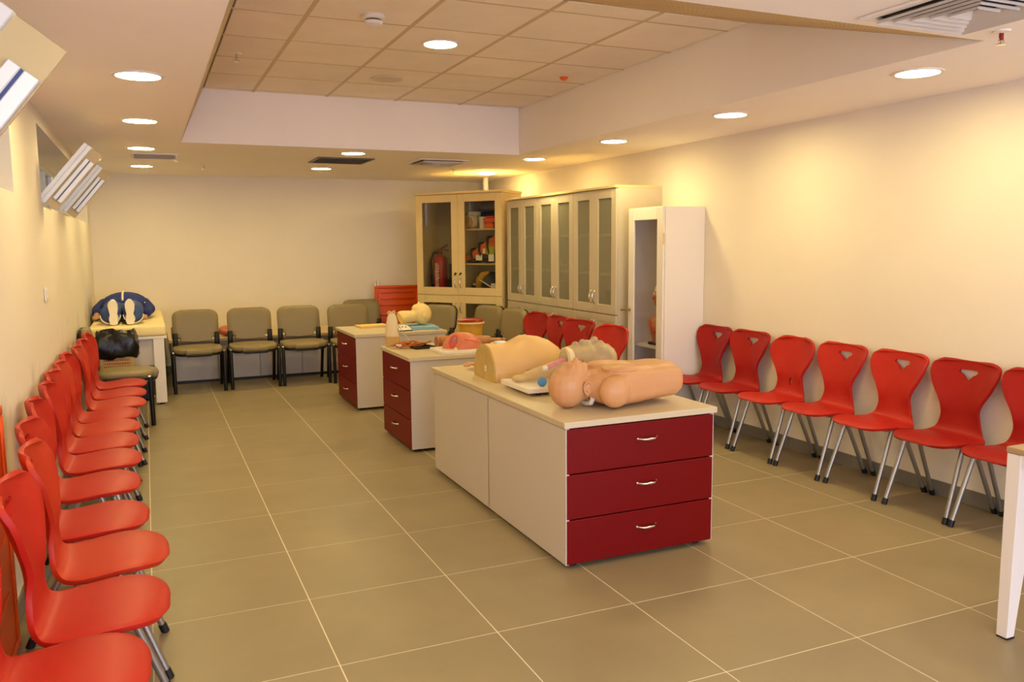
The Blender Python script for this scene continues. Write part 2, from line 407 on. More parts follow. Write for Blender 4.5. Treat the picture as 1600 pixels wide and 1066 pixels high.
# windows of the left wall
def window(n, y0, y1, sashes, label_sash):
    w = struct(MB().box((XL-WT, y0, WZ0), (XL-WT+.06, y1, WZ0+.05)).box((XL-WT, y0, WZ1-.05), (XL-WT+.06, y1, WZ1)).obj('window_%d' % n, M_ALU))
    k = max(2, round((y1-y0)/.72)); st = (y1-y0)/k
    for i in range(k+1):
        yy = y0+.025+(y1-y0-.05)*i/k
        MB().box((XL-WT, yy-.025, WZ0+.05), (XL-WT+.06, yy+.025, WZ1-.05), .004, 1).box((XL-WT+.06, yy-.006, WZ0+.05), (XL-WT+.066, yy+.006, WZ1-.05)).obj('mullion', M_ALU, w)
    for i in range(k):
        MB().box((XL-WT+.02, y0+st*i+.03, WZ0+.05), (XL-WT+.026, y0+st*(i+1)-.03, WZ1-.05)).obj('pane', M_WINGLASS, w)
    # two inner fixed casements seen behind the open sashes
    for (a, b, L, q, tilt) in sashes:
        s = bpy.data.objects.new('sash', None); s.empty_display_size = .1; COL.objects.link(s); s.parent = w
        s.location = (XL-.005, a, WZ0+.02); s.rotation_euler = (0, math.radians(tilt), 0)
        wd = b-a; n0 = .032 if q == 1 else .085
        # local: z along the leaf (bottom hinge to top), x out of the leaf into the room, y along the wall
        for yy, o in ((0, 1), (wd-.05, -1)):
            MB().box((-.030*q, yy, 0), (-.006*q, yy+.05, L), .003, 1).box((-.003*q, yy, 0), (.022*q, yy+.05, L), .003, 1).box((-.02*q, yy+.006, .004), (.012*q, yy+.044, L-.004)).obj('stile', M_ALU, s)
            ya = yy-.006 if o == 1 else yy+.012
            if o == 1:
                MB().box((n0, ya, .055), (n0+.023*q, ya+.044, L-.07*q), .003, 1).box((n0+.029*q, ya, .055), (n0+.056*q, ya+.044, L-.07*q), .003, 1).obj('inner_stile', M_ALU, s)
                MB().box((n0+.021*q, ya+.005, .057), (n0+.031*q, ya+.038, L-.072*q)).obj('gasket', M_BLUEG, s)
            if o == 1: MB().box((.020*q, yy+.022, .002), (n0+.058*q, yy+.034, L-.002), .002, 1).obj('side_plate', M_SPLATE, s)
        MB().box((-.02*q, .05, L-.045), (.026*q, wd-.05, L), .004, 1).obj('top_rail', M_SPLATE, s)
        MB().box((-.02*q, .05, 0), (.026*q, wd-.05, .045), .004, 1).obj('bottom_rail', M_ALU, s)
        MB().box((.0, .05, .045), (.006, wd-.05, L-.045)).obj('sash_pane', M_SASHGLASS, s)
        ym = wd*.5
        MB().box((.022*q, ym-.022, L-.04), (.045*q, ym+.022, L-.004), .004).box((.045*q-.004, ym-.012, L-.03), (.075*q, ym+.012, L-.012), .004).obj('latch', M_WHITE, s)
        if q > 1:
            MB().tube([(.075*q, ym+.02*math.cos(t*PI/8), L-.045+.02*math.sin(t*PI/8)) for t in range(17)], .004, 6).obj('latch_ring', M_WHITE, s, 60)
    return w
window(1, *WIN[0], [(2.47, 2.95, .42, 1.5, 37)], '')
window(2, *WIN[1], [(5.66, 6.20, .43, 1, 39), (7.10, 7.64, .43, 1, 39)], '')

# ------------------------------------------------------------------ ceiling fittings
def disc(r0, r1, z0, z1, n=28): return MB().lathe([(r0, z0), (r1, z0), (r1, z1), (r0, z1)], n=n)
ring_me = MB().lathe([(.098, -.0005), (.118, -.0005), (.116, -.006), (.100, -.008), (.098, -.0005)], n=32).mesh('trim_ring', 40)
dif_me = MB().lathe([(.001, -.001), (.099, -.001), (.098, -.0025), (.001, -.0035)], n=28).mesh('diffuser', 60)
dome_me = MB().lathe([(.001, -.001), (.099, -.001), (.096, -.012), (.06, -.020), (.001, -.022)], n=28).mesh('diffuser', 60)
def downlight(x, y, z, label, dome=False, group='round recessed downlights'):
    t = thing('downlight', label, 'ceiling light', (x, y, z), 0, group)
    link('trim_ring', ring_me, M_WHITE, t)
    d = link('diffuser', dome_me if dome else dif_me, M_LAMP, t)
    return t
for k, y in enumerate([1.35, 2.87, 4.40, 5.945, 7.57, 9.22]):
    lab = ['lit round downlight over the left chair row, nearest and out of frame', 'lit round downlight in left lowered ceiling, just beyond the top edge of the picture',
           'largest lit downlight in the left lowered ceiling', 'second lit downlight down the left lowered ceiling', 'third lit downlight on the left, in front of the small ceiling grille',
           'lit downlight on the left just behind the small ceiling grille, nearest the back wall'][k]
    downlight(.015, y, ZC, lab)  # first lamp continues the row out of view, added to light the room
for k, y in enumerate([1.50, 2.99, 4.40, 5.847, 7.327, 8.94]):
    lab = ['lit round downlight over the right side near the table, out of frame', 'largest lit downlight in the right lowered ceiling, left of the sprinkler head',
           'second lit downlight down the right lowered ceiling', 'third lit downlight down the right lowered ceiling', 'fourth lit downlight on the right, beside the inner corner of the tray',
           'downlight throwing a yellow glow above the cream glass cabinet'][k]
    downlight(3.47 if k < 5 else 3.624, y, ZC, lab, dome=(k == 5))  # nearest lamp of this row is unseen, added for room light
downlight(1.729, 7.388, ZC, 'lit downlight in the back lowered ceiling, just in front of the dark grille')
downlight(1.75, 8.957, ZC, 'lit downlight in the back lowered ceiling, behind the dark grille')
downlight(1.726, 4.984, ZT-.004, 'lit downlight set in a mineral tile of the raised ceiling')
downlight(1.73, .6, ZC, 'lit downlight in the near lowered ceiling above the photographer')  # extra lamp out of view, put in to help light the room
t = thing('flush_speaker', 'flat unlit round cover in the raised ceiling tiles', 'speaker', (1.712, 6.155, ZT-.004))
MB().lathe([(.095, 0), (.115, 0), (.112, -.008), (.097, -.008)], n=32).obj('rim', M_LAMP0, t, 40)
MB().lathe([(.001, 0), (.096, 0), (.096, -.003), (.001, -.003)], n=28).obj('cover', M_LAMP0, t, 40)
t = thing('smoke_detector', 'white smoke detector with dark slots on the raised ceiling', 'smoke detector', (1.186, 4.51, ZT-.004))
MB().lathe([(.001, 0), (.06, 0), (.062, -.02), (.05, -.026), (.001, -.026)], n=24).obj('base', M_WHITE, t, 40)
MB().lathe([(.001, -.024), (.042, -.024), (.042, -.036), (.001, -.036)], n=24).obj('slot_ring', M_DARK, t, 40)
MB().lathe([(.001, -.034), (.05, -.034), (.046, -.05), (.02, -.06), (.001, -.061)], n=24).obj('dome', M_WHITE, t, 40)
def sprinkler(x, y, z, label, m=M_CHROME, bulb=False):
    t = thing('sprinkler_head', label, 'sprinkler', (x, y, z), 0, 'ceiling sprinkler heads')
    MB().lathe([(.001, 0), (.034, 0), (.030, -.006), (.001, -.008)], n=20).obj('rosette', M_WHITE, t, 40)
    MB().lathe([(.001, -.006), (.008, -.006), (.008, -.03), (.004, -.034), (.004, -.05), (.001, -.05)], n=10).obj('stem', m, t, 40)
    MB().lathe([(.001, -.05), (.018, -.05), (.018, -.053), (.001, -.053)], n=14).obj('deflector', m, t, 40)
    MB().tube([(.012, 0, -.03), (.016, 0, -.04), (.010, 0, -.05)], .002, 5).tube([(-.012, 0, -.03), (-.016, 0, -.04), (-.010, 0, -.05)], .002, 5).obj('yoke', m, t)
    if bulb: MB().lathe([(.001, -.010), (.009, -.010), (.009, -.036), (.001, -.036)], n=10).obj('bulb', M_REDLID, t, 40)
sprinkler(3.099, 2.29, ZC, 'sprinkler head with a red bulb beside the large square air diffuser', bulb=True)
sprinkler(.578, 8.897, ZC, 'sprinkler head in the back lowered ceiling, right of the small grille')
sprinkler(3.097, 8.597, ZC, 'sprinkler head in front of the back right square diffuser and cabinet')
sprinkler(.299, 8.104, ZC, 'sprinkler head at the right end of the small grille')
sprinkler(.601, 5.703, ZT-.004, 'small dark sprinkler head in the left part of the raised ceiling tiles')
t = thing('orange_plug', 'small orange plug in the right part of the raised ceiling', 'ceiling plug', (2.915, 5.639, ZT-.004))
MB().lathe([(.001, 0), (.028, 0), (.028, -.01), (.015, -.022), (.001, -.024)], n=14).obj('cap', M_HIVIS, t, 50)
MB().lathe([(.026, 0), (.034, 0), (.034, -.003), (.026, -.003)], n=14).obj('rim', M_ORANGE, t)

def diffuser(cx_, cy_, w, label, dark=False, n=5):
    t = thing('air_diffuser', label, 'air vent', (cx_, cy_, ZC), 0)
    h = w/2
    fr = MB()
    for a, b in (((-h, -h), (h, -h+.035)), ((-h, h-.035), (h, h)), ((-h, -h+.035), (-h+.035, h-.035)), ((h-.035, -h+.035), (h, h-.035))):
        fr.box((*a, -.012), (*b, -.0005), .003, 1)
    fr.obj('frame', M_WHITE, t)
    MB().box((-h+.035, -h+.035, -.002), (h-.035, h-.035, -.0005)).obj('duct_opening', M_DARK, t)  # flat dark plate, painted shade in place of a hollow duct
    for k in range(n):                                     # nested sloping louvres, each ring a part
        o = h-.045-(h-.06)*k/n; i_ = o-(h-.06)/n*.70; z0, z1 = -.020, -.006
        lv = MB()
        c = [(-1, -1), (1, -1), (1, 1), (-1, 1)]
        for q in range(4):
            a, b = c[q], c[(q+1) % 4]
            lv.hexa([(a[0]*o, a[1]*o, z0-.010), (b[0]*o, b[1]*o, z0-.010), (b[0]*i_, b[1]*i_, z1-.002), (a[0]*i_, a[1]*i_, z1-.002),
                     (a[0]*o, a[1]*o, z0), (b[0]*o, b[1]*o, z0), (b[0]*i_, b[1]*i_, z1), (a[0]*i_, a[1]*i_, z1)])
        lv.obj('louvre', M_LOUV, t)
    return t
diffuser(2.685, 2.09, .53, 'large square air diffuser with nested louvres at the top right')
diffuser(2.67, 7.87, .50, 'small white square air diffuser in the back lowered ceiling')
def grille(x0, y0, x1, y1, label, m, nsl, back):
    t = thing('air_grille', label, 'air vent', ((x0+x1)/2, (y0+y1)/2, ZC)); w, d = (x1-x0)/2, (y1-y0)/2
    fr = MB()
    for a, b in (((-w, -d), (w, -d+.025)), ((-w, d-.025), (w, d)), ((-w, -d+.025), (-w+.025, d-.025)), ((w-.025, -d+.025), (w, d-.025))): fr.box((*a, -.01), (*b, -.0005), .002, 1)
    fr.obj('frame', m, t)
    MB().box((-w+.025, -d+.025, -.002), (w-.025, d-.025, -.0005)).obj('duct_opening', back, t)  # plate coloured as the shade behind the slats
    for k in range(nsl):
        yy = -d+.03+(2*d-.06)*(k+.5)/nsl; hw = (d-.03)/nsl*.62
        MB().hexa([(-w+.025, yy-hw, -.010), (w-.025, yy-hw, -.010), (w-.025, yy+hw, -.004), (-w+.025, yy+hw, -.004),
                   (-w+.025, yy-hw, -.008), (w-.025, yy-hw, -.008), (w-.025, yy+hw, -.002), (-w+.025, yy+hw, -.002)]).obj('slat', m, t)
grille(1.50, 7.80, 2.03, 8.33, 'dark grey square return grille between two downlights at the back', mat('dark_grille', (112, 100, 84), .5), 12, M_DARK)
grille(-.07, 7.95, .32, 8.45, 'small white grille between the two farthest left downlights', M_WHITE, 9, mat('grille_shade', (190, 168, 128), .8))

# ------------------------------------------------------------------ red shell chairs
def catmull(rows, per):
    out = []; n = len(rows)
    for i in range(n-1):
        p0, p1, p2, p3 = rows[max(i-1, 0)], rows[i], rows[i+1], rows[min(i+2, n-1)]
        for k in range(per):
            t = k/per
            out.append([.5*((2*b)+(-a+c)*t+(2*a-5*b+4*c-d)*t*t+(-a+3*b-3*c+d)*t**3) for a, b, c, d in zip(p0, p1, p2, p3)])
    out.append(list(rows[-1])); return out
SEAT = [(.190, .393, .035), (.187, .398, .078), (.179, .403, .115), (.162, .409, .152), (.132, .414, .180), (.090, .417, .198), (.03, .415, .206), (-.04, .406, .205), (-.09, .402, .197), (-.130, .407, .176), (-.155, .434, .140)]
BACK_A = SEAT + [(-.168, .485, .118), (-.175, .540, .114), (-.184, .595, .134), (-.197, .650, .168), (-.212, .705, .193), (-.224, .750, .203), (-.231, .780, .199), (-.234, .796, .178), (-.235, .805, .140)]
BACK_B = SEAT + [(-.168, .485, .119), (-.175, .540, .118), (-.184, .590, .142), (-.196, .640, .178), (-.209, .690, .202), (-.221, .738, .202), (-.229, .772, .183), (-.233, .794, .147), (-.235, .806, .092)]
def shell(rows, hole):
    R = catmull(rows, 3); NC = 14; bm = bmesh.new(); g = []
    for x, z, w in R:
        row = []
        back = min(1, max(0, (z-.43)/.12))
        for c in range(NC+1):
            t = -1+2*c/NC
            row.append(bm.verts.new((x + back*(.018+.034*min(1, max(0, (z-.5)/.2)) - .016*min(1, max(0, (z-.74)/.06)))*t*t, t*w, z - (1-back)*.012*abs(t)**3*min(1, w/.15))))
        g.append(row)
    for i in range(len(g)-1):
        for c in range(NC): bm.faces.new((g[i][c], g[i][c+1], g[i+1][c+1], g[i+1][c]))
    bmesh.ops.recalc_face_normals(bm, faces=bm.faces[:])
    me = bpy.data.meshes.new('shell'); bm.to_mesh(me); bm.free()
    me = baked(me, [('SOLIDIFY', dict(thickness=.017, offset=0)), ('BEVEL', dict(width=.006, segments=2, limit_method='ANGLE', angle_limit=math.radians(50)))], 'seat_shell')
    cut = MB()
    if hole == 'A':
        poly = [(-.050, .757), (.050, .757), (.057, .750), (.056, .741), (.046, .733), (.034, .728), (.022, .716), (.012, .703), (.004, .697), (-.004, .697), (-.012, .703), (-.022, .716), (-.034, .728), (-.046, .733), (-.056, .741), (-.057, .750)]
        cut.prism(poly, -.4, -.1, 'yz')
    else:
        poly = [(.013*math.cos(a*PI/7), .500+.030*math.sin(a*PI/7)) for a in range(14)]
        cut.prism(poly, -.4, -.1, 'yz')
    co = link('cutter', cut.mesh('cutter'), None)
    r = baked(me, [('BOOLEAN', dict(operation='DIFFERENCE', object=co, solver='EXACT'))], 'seat_shell')
    bpy.data.objects.remove(co)
    for p in r.polygons: p.use_smooth = True
    r.set_sharp_from_angle(angle=math.radians(42)); r.materials.clear(); r.materials.append(M_CH1)
    return r
SH = {'A': shell(BACK_A, 'A'), 'B': shell(BACK_B, 'B')}
SHELLS = {}
for k in 'AB':
    for i, m in enumerate((M_CH1, M_CH2, M_CH3)):
        me = SH[k].copy(); me.materials.clear(); me.materials.append(m); SHELLS[k, i] = me
def leg_meshes():
    L = {}
    for sy in (-1, 1):
        for nm, top, foot in (('f', (.035, sy*.172, .392), (.172, sy*.190, .0)), ('r', (-.045, sy*.172, .390), (-.222, sy*.190, .0))):
            a, b = Vector(top), Vector(foot); d = (b-a)
            L[nm, sy] = (MB().tube([a, a+d*.93], .0125, 10).mesh('leg', 50), MB().tube([a+d*.915, b], .0155, 10).mesh('foot_cap', 50))
    return L
LEGS = leg_meshes()
under = MB()
for sy in (-1, 1): under.tube([(.09, sy*.172, .394), (-.05, sy*.172, .388)], .011, 8)
under.box((.0, -.172, .383), (.05, .172, .393), .003, 1)
UNDER = under.mesh('under_frame', 50)
def red_chair(x, y, rz, kind, tone, label, group):
    t = thing('shell_chair', label, 'chair', (x, y, 0), rz, group)
    link('seat_shell', SHELLS[kind, tone], None, t)
    link('under_frame', UNDER, M_STEEL, t)
    for k in LEGS:
        l = link('leg', LEGS[k][0], M_STEEL, t); link('foot_cap', LEGS[k][1], M_BLACK, l)
    return t
ORD = ['first', 'second', 'third', 'fourth', 'fifth', 'sixth', 'seventh', 'eighth', 'ninth', 'tenth', 'eleventh', 'twelfth']
LY = [2.24, 2.66, 3.12, 3.56, 4.09, 4.56, 4.985, 5.395, 5.80, 6.21, 6.64, 7.10]
LX = [-.241, -.185, -.177, -.24, -.272, -.269, -.286, -.281, -.285, -.248, -.246, -.243]
LK = 'AAAABBAABABB'; LT = [0, 0, 1, 0, 0, 0, 0, 1, 0, 1, 0, 0]
for k, y in enumerate(LY):
    if k == 0: lab = 'red plastic chair against the left wall, nearest the camera and cut off by the frame'
    elif k == 11: lab = 'red plastic chair at the far end of the left row, next to the grey chair'
    else: lab = 'red plastic chair against the left wall, %s in the row from the camera' % ORD[k]
    red_chair(LX[k], y, math.radians(random.uniform(-3, 3)), LK[k], LT[k], lab, 'red chairs along the left wall')
RYS = [2.68, 3.10, 3.545, 3.985, 4.42, 4.87, 5.295]; RK = 'AAAABAA'; RT = [2, 2, 0, 0, 0, 2, 2]
RL = ['red chair at the right edge of the picture, partly behind the white table leg', 'red chair with a handle hole on the right, second from the white table',
      'red chair with a handle hole on the right, third from the white table', 'red chair with a handle hole on the right, just nearer than the round-backed one',
      'round-backed red chair with a low slot in the right-hand row', 'red chair on the right just beyond the round-backed one, second from the white cupboard',
      'red chair beside the white cupboard, seat half hidden by the manikin torso']
for k, y in enumerate(RYS):
    red_chair(3.884, y, PI + math.radians(random.uniform(-2, 2)), RK[k], RT[k], RL[k], 'red chairs along the right wall')
for k, (x, y, a, kd, lab) in enumerate([(3.23, 7.13, 10, 'B', 'round-backed red chair in front of the silver cabinets, next to the grey chairs'),
                                        (3.22, 6.72, -2, 'A', 'red chair with a handle hole before the silver cabinets, second from the grey chairs'),
                                        (3.22, 6.27, 12, 'A', 'red chair with a handle hole before the silver cabinets, in front of a cabinet handle'),
                                        (3.22, 5.71, 12, 'B', 'red chair without handle hole beside the open glazed white cupboard')]):
    red_chair(x, y, PI + math.radians(a), kd, [2, 2, 2, 0][k], lab, 'red chairs before the silver cabinets')

# ------------------------------------------------------------------ grey upholstered chairs
def cushion(poly, th, n=10, puff=.35):
    """poly in u,v (closed), returns rings along thickness for a padded slab"""
    return poly
def rrect(w, h, r, n=5, bulge_b=0.0, bulge_t=0.0):
    pts = []
    for (sx, sy, a0) in ((1, 1, 0), (-1, 1, 90), (-1, -1, 180), (1, -1, 270)):
        for k in range(n+1):
            a = math.radians(a0+90*k/n); pts.append((sx*(w/2-r)+r*math.cos(a), sy*(h/2-r)+r*math.sin(a)))
        # mid-points of the side that follows
        if sy == 1 and sx == 1:
            for q in (.5, 0, -.5): pts.append((q*(w-2*r), h/2+bulge_t*(1-q*q)))
        if sy == -1 and sx == -1:
            for q in (-.5, 0, .5): pts.append((q*(w-2*r), -h/2-bulge_b*(1-q*q)))
    return pts
def pad_mesh(name, poly, th, f, edge=.018):
    """padded slab: f(u, v, depth) -> point"""
    rings = []
    cu = sum(p[0] for p in poly)/len(poly); cv = sum(p[1] for p in poly)/len(poly)
    for s_, d in ((.25, -th/2-.004), (.75, -th/2-.003), (1-edge*2, -th/2), (1, -th/2+edge*.7), (1, th/2-edge*.7), (1-edge*2, th/2), (.75, th/2+.004), (.25, th/2+.006)):
        rings.append([f(cu+(u-cu)*s_, cv+(v-cv)*s_, d) for u, v in poly])
    return MB().loft(rings).mesh(name, 60)
BP = rrect(.455, .285, .075, bulge_b=.050, bulge_t=.006)
back_f = lambda u, v, d: (u, -.045 - (v+.15)*.16 + .12*u*u*-1*.0 - .10*u*u*-.9 + d*-1 - .03, .650+v)
# local frame: chair faces -y, width along x, origin under the seat
bf = lambda u, v, d: (u, .205 + (v+.15)*.16 - .20*u*u - d, .660 + v)
GBACK = pad_mesh('backrest', BP, .045, bf)
GSHELL = pad_mesh('back_shell', [(u*.985, v*.985) for u, v in BP], .018, lambda u, v, d: (u, .239 + (v+.15)*.16 - .20*u*u - d, .660+v), .008)
SP = rrect(.465, .42, .11, bulge_b=.045)
sf = lambda u, v, d: (u, -.03 + v, .428 + d - .9*(abs(v+.0)**3) - .10*u*u)
GSEAT = pad_mesh('seat', SP, .05, sf)
GPAN = pad_mesh('seat_pan', [(u*.97, v*.97) for u, v in SP], .022, lambda u, v, d: (u, -.03+v, .392 + d - .9*(abs(v)**3) - .10*u*u), .008)
def flat_tube(pts, rx, ry, n=10): return MB().tube(pts, (rx+ry)/2, n)
GL = {}
for sx in (-1, 1):
    GL['front', sx] = MB().tube([(sx*.238, -.222, 0), (sx*.240, -.216, .39), (sx*.240, -.206, .405)], .0185, 10).mesh('leg', 50)
    GL['rear', sx] = MB().tube([(sx*.236, .245, 0), (sx*.238, .13, .385), (sx*.238, .10, .40)], .017, 10).mesh('leg', 50)
    GL['rail', sx] = MB().tube([(sx*.239, -.21, .400), (sx*.239, .16, .398)], .013, 8).mesh('side_rail', 50)
    GL['up', sx] = MB().box((sx*.205-.026, .176, .385), (sx*.205+.026, .206, .57), .006, 1).mesh('back_support', 50)
    GL['capf', sx] = MB().ell((sx*.240, -.208, .408), (.017, .017, .012), u=10, v=6).mesh('leg_cap', 60)
cross = MB().tube([(-.238, -.12, .392), (.238, -.12, .392)], .011, 8).tube([(-.238, .15, .392), (.238, .15, .392)], .011, 8).mesh('cross_rail', 50)
def grey_chair(x, y, rz, label):
    t = thing('upholstered_chair', label, 'chair', (x, y, 0), rz, 'grey upholstered chairs')
    link('seat', GSEAT, M_VINYL, t); link('seat_pan', GPAN, M_FRAME, t); link('backrest', GBACK, M_VINYL, t); link('back_shell', GSHELL, M_FRAME, t)
    link('cross_rail', cross, M_FRAME, t)
    for sx in (-1, 1):
        l = link('leg', GL['front', sx], M_FRAME, t); link('leg_cap', GL['capf', sx], M_CHROME, l)
        link('leg', GL['rear', sx], M_FRAME, t); link('side_rail', GL['rail', sx], M_FRAME, t); link('back_support', GL['up', sx], M_FRAME, t)
for x, y, a, lab in [(.44, 9.045, 0, 'grey padded chair by the back wall, nearest the examination couch'),
                     (.985, 9.065, 0, 'grey padded chair by the back wall, second from the examination couch'),
                     (1.505, 9.055, 0, 'grey padded chair by the back wall, third from the examination couch'),
                     (2.03, 8.98, -2, 'grey padded chair half hidden behind the farthest red and white counter'),
                     (2.37, 9.72, 0, 'grey padded chair standing farther back than its neighbour, beside the orange board'),
                     (2.72, 8.50, -60, 'grey padded chair behind the cream head manikin, before the cream cabinet'),
                     (3.13, 8.18, -74, 'grey padded chair behind the yellow bucket'),
                     (3.17, 7.65, -82, 'grey padded chair right of the yellow bucket, touching the red chairs')]:
    grey_chair(x, y, math.radians(a), lab)
grey_chair(-.235, 7.585, math.radians(90), 'grey padded chair ending the left red row, before the waste box')

# ------------------------------------------------------------------ drawer counters
def counter(name_lab, x0, y0, x1, y1, face, seam, ztop=.682):
    """face: 'front' = drawers towards -y, 'left' = drawers towards -x"""
    t = thing('drawer_counter', name_lab, 'counter', ((x0+x1)/2, (y0+y1)/2, 0), 0, 'red and white drawer counters')
    w, d = (x1-x0)/2, (y1-y0)/2; zb, zt = .022, ztop-.028
    MB().box((-w-.012, -d-.012, zt), (w+.012, d+.012, ztop), .003, 2).obj('worktop', M_TOP, t)
    # body of side, back and bottom panels, with one panel joint
    p = .018
    if face == 'front':
        n = 2 if seam else 1
        for sx in (-1, 1):
            for k in range(n):
                a, b = -d+(2*d)*k/n*(.99 if k else 1), -d+2*d*(k+1)/n-.0015
                MB().box((sx*w, a, zb), (sx*(w-p), b, zt), .001, 1).obj('side_panel', M_LAM, t)
        MB().box((-w+p, d-p, zb), (w-p, d, zt)).obj('back_panel', M_LAM, t)
        MB().box((-w+p, -d+.02, zb), (w-p, d-p, zb+p)).obj('bottom_panel', M_LAM, t)
        MB().box((-w+p, -d+.02, zb+p), (w-p, -d+.03, zt)).obj('drawer_case', M_DARK, t)
    else:
        for sy in (-1, 1): MB().box((-w+.002, sy*d, zb), (w, sy*(d-p), zt), .001, 1).obj('side_panel', M_LAM, t)
        MB().box((w-p, -d+p, zb), (w, d-p, zt)).obj('back_panel', M_LAM, t)
        MB().box((-w+.02, -d+p, zb), (w-p, d-p, zb+p)).obj('bottom_panel', M_LAM, t)
        MB().box((-w+.02, -d+p, zb+p), (-w+.03, d-p, zt)).obj('drawer_case', M_DARK, t)
    hh = (zt-.004-zb)/3
    for k in range(3):
        a, b = zb+hh*k+.0025, zb+hh*(k+1)-.0025
        if face == 'front':
            dr = MB().box((-w+.004, -d-.002, a), (w-.004, -d+.017, b), .003, 2).obj('drawer', M_RED, t)
            bow_handle(dr, (.02, -d-.002, (a+b)/2+.025), (1, 0, 0), (0, -1, 0), .10)
        else:
            dr = MB().box((-w-.002, -d+.004, a), (-w+.017, d-.004, b), .003, 2).obj('drawer', M_RED, t)
            bow_handle(dr, (-w-.002, 0, (a+b)/2+.02), (0, 1, 0), (-1, 0, 0), .11)
    for sx in (-1, 1):
        for sy in (-1, 1): MB().lathe([(.001, 0), (.022, 0), (.022, zb), (.001, zb)], (sx*(w-.06), sy*(d-.06), 0), 12).obj('foot', M_BLACK, t, 40)
    return t
ZK = .682
counter('nearest counter, red drawers facing the camera, carrying the manikin torsos', 1.656, 3.19, 2.455, 5.03, 'front', True)
counter('middle counter with red drawers facing left, carrying the yellow bucket', 1.65, 5.535, 2.60, 6.275, 'left', False)
counter('farthest counter with red drawers facing left, carrying the cream head', 1.652, 7.19, 2.49, 7.96, 'left', False)

# ------------------------------------------------------------------ low bench cabinets on the back wall
ZB = .478
lx = [.205, .662, 1.10, 1.558, 2.02]
for k in range(4):
    t = thing('low_cabinet', ['white low cabinet under the bench top nearest the couch', 'white low cabinet behind the first two grey chairs', 'white low cabinet behind the second and third grey chairs',
                              'white low cabinet behind the third and fourth grey chairs', 'white low cabinet hidden behind the fourth grey chair'][k], 'cabinet', ((lx[k]+lx[k+1])/2, 9.47, 0), 0, 'low cabinets on the back wall')
    w = (lx[k+1]-lx[k])/2
    MB().box((-w+.001, .0, .03), (w-.001, .84, ZB-.03)).obj('body', M_LAM, t)
    MB().box((-w+.0045, -.018, .034), (w-.0045, 0, ZB-.085), .0015, 1).obj('door', M_LAM, t)
    MB().box((-w+.003, -.012, ZB-.08), (w-.003, 0, ZB-.032), .0015, 1).obj('rail', mat('grey_rail', (160, 150, 138), .5), t)
    MB().box((-w, .012, 0), (w, .04, .03)).obj('plinth', M_BLACK, t)
bt_ = MB().box((lx[0]-.03, 9.435, ZB-.03), (lx[-1]+.02, YB-.015, ZB), .003, 2).obj('bench_top', M_OAK)
tag(bt_, 'pale bench top running along the back wall behind the grey chairs', 'worktop')
t = thing('measuring_device', 'small grey box-shaped device at the left end of the bench top', 'device', (.262, 9.56, ZB), .1)
MB().box((-.05, -.06, 0), (.05, .06, .125), .006).obj('case', M_GREYBOX, t)
MB().box((-.036, -.064, .065), (.036, -.059, .112), .003, 1).obj('screen', M_BLACK, t)
MB().tube([(-.045, 0, .122), (-.035, 0, .15), (.035, 0, .15), (.045, 0, .122)], .005, 6).obj('handle', M_STEEL, t)
for sx in (-1, 1): MB().lathe([(.001, -.072), (.010, -.072), (.010, -.06), (.001, -.06)], (sx*.02, 0, .035), 10, 'y').obj('knob', M_BLACK, t)
t = thing('infant_manikin', 'pink infant manikin lying on the bench top between two grey chairs', 'manikin', (.80, 9.62, ZB), 0)
b = MB().ell((.0, 0, .062), (.13, .075, .06)).ell((-.19, 0, .070), (.07, .062, .068)).ell((-.2, 0, .12), (.02, .018, .02)).cap((-.10, 0, .06), (-.16, 0, .065), .03, .03)
for sy in (-1, 1):
    b.cap((-.06, sy*.07, .06), (.0, sy*.12, .045), .028, .022).cap((0, sy*.12, .045), (.07, sy*.13, .04), .022, .016)
    b.cap((.10, sy*.045, .06), (.17, sy*.08, .075), .038, .03).cap((.17, sy*.08, .075), (.25, sy*.06, .03), .03, .02).ell((.265, sy*.06, .04), (.018, .016, .03))
blob(b, 'body', M_PINK, t, .006, 4)
blob(MB().ell((.075, 0, .064), (.075, .083, .066)), 'diaper', M_LABEL, t, .008, 3)

# ------------------------------------------------------------------ examination couch, left back
t = thing('examination_couch', 'white examination couch with a cream mattress in the back left corner', 'couch', (-.185, 9.3, 0))
X0, X1, Y0, Y1 = -.325, .25, -1.0, 1.0
MB().box((X0, Y0, .645), (.32, Y1, .742), .022, 3).obj('mattress', M_MATT, t, 50)
MB().box((X0, Y0+.01, .618), (.325, Y1, .645), .003, 1).obj('base_board', M_WHITE, t)
MB().box((X0+.02, Y0+.05, .37), (.245, Y0+.07, .618)).obj('end_panel', M_LAM, t)
MB().box((.225, Y0+.09, .37), (.245, Y1-.1, .618)).obj('side_panel', M_LAM, t)
MB().box((X0+.02, Y1-.09, .37), (.245, Y1-.07, .618)).obj('end_panel', M_LAM, t)
for sx in (X0+.005, .205):
    for sy in (Y0+.012, Y1-.1):
        l = MB().box((sx, sy, .015), (sx+.095, sy+.08, .618), .004, 1).obj('leg', M_WHITE, t)
        MB().lathe([(.001, 0), (.022, 0), (.022, .015), (.001, .015)], (sx+.05, sy+.04, 0), 12).obj('foot', M_BLACK, l)
t = thing('equipment_case', 'dark blue equipment case with metal corners under the couch', 'case', (-.11, 8.66, 0))
MB().box((-.32, -.10, .012), (.115, .16, .37), .012).obj('body', M_DNAVY, t)
MB().box((-.325, -.104, .19), (.12, .164, .20)).obj('seam_band', M_STEEL, t)
for sx in (-.315, .108):
    for z in (.03, .35): MB().ell((sx, -.098, z), (.022, .016, .022), u=10, v=8).obj('corner_guard', M_CHROME, t, 60)
MB().tube([(-.16, -.10, .27), (-.15, -.125, .27), (-.05, -.125, .27), (-.04, -.10, .27)], .008, 6).obj('handle', M_BLACK, t)
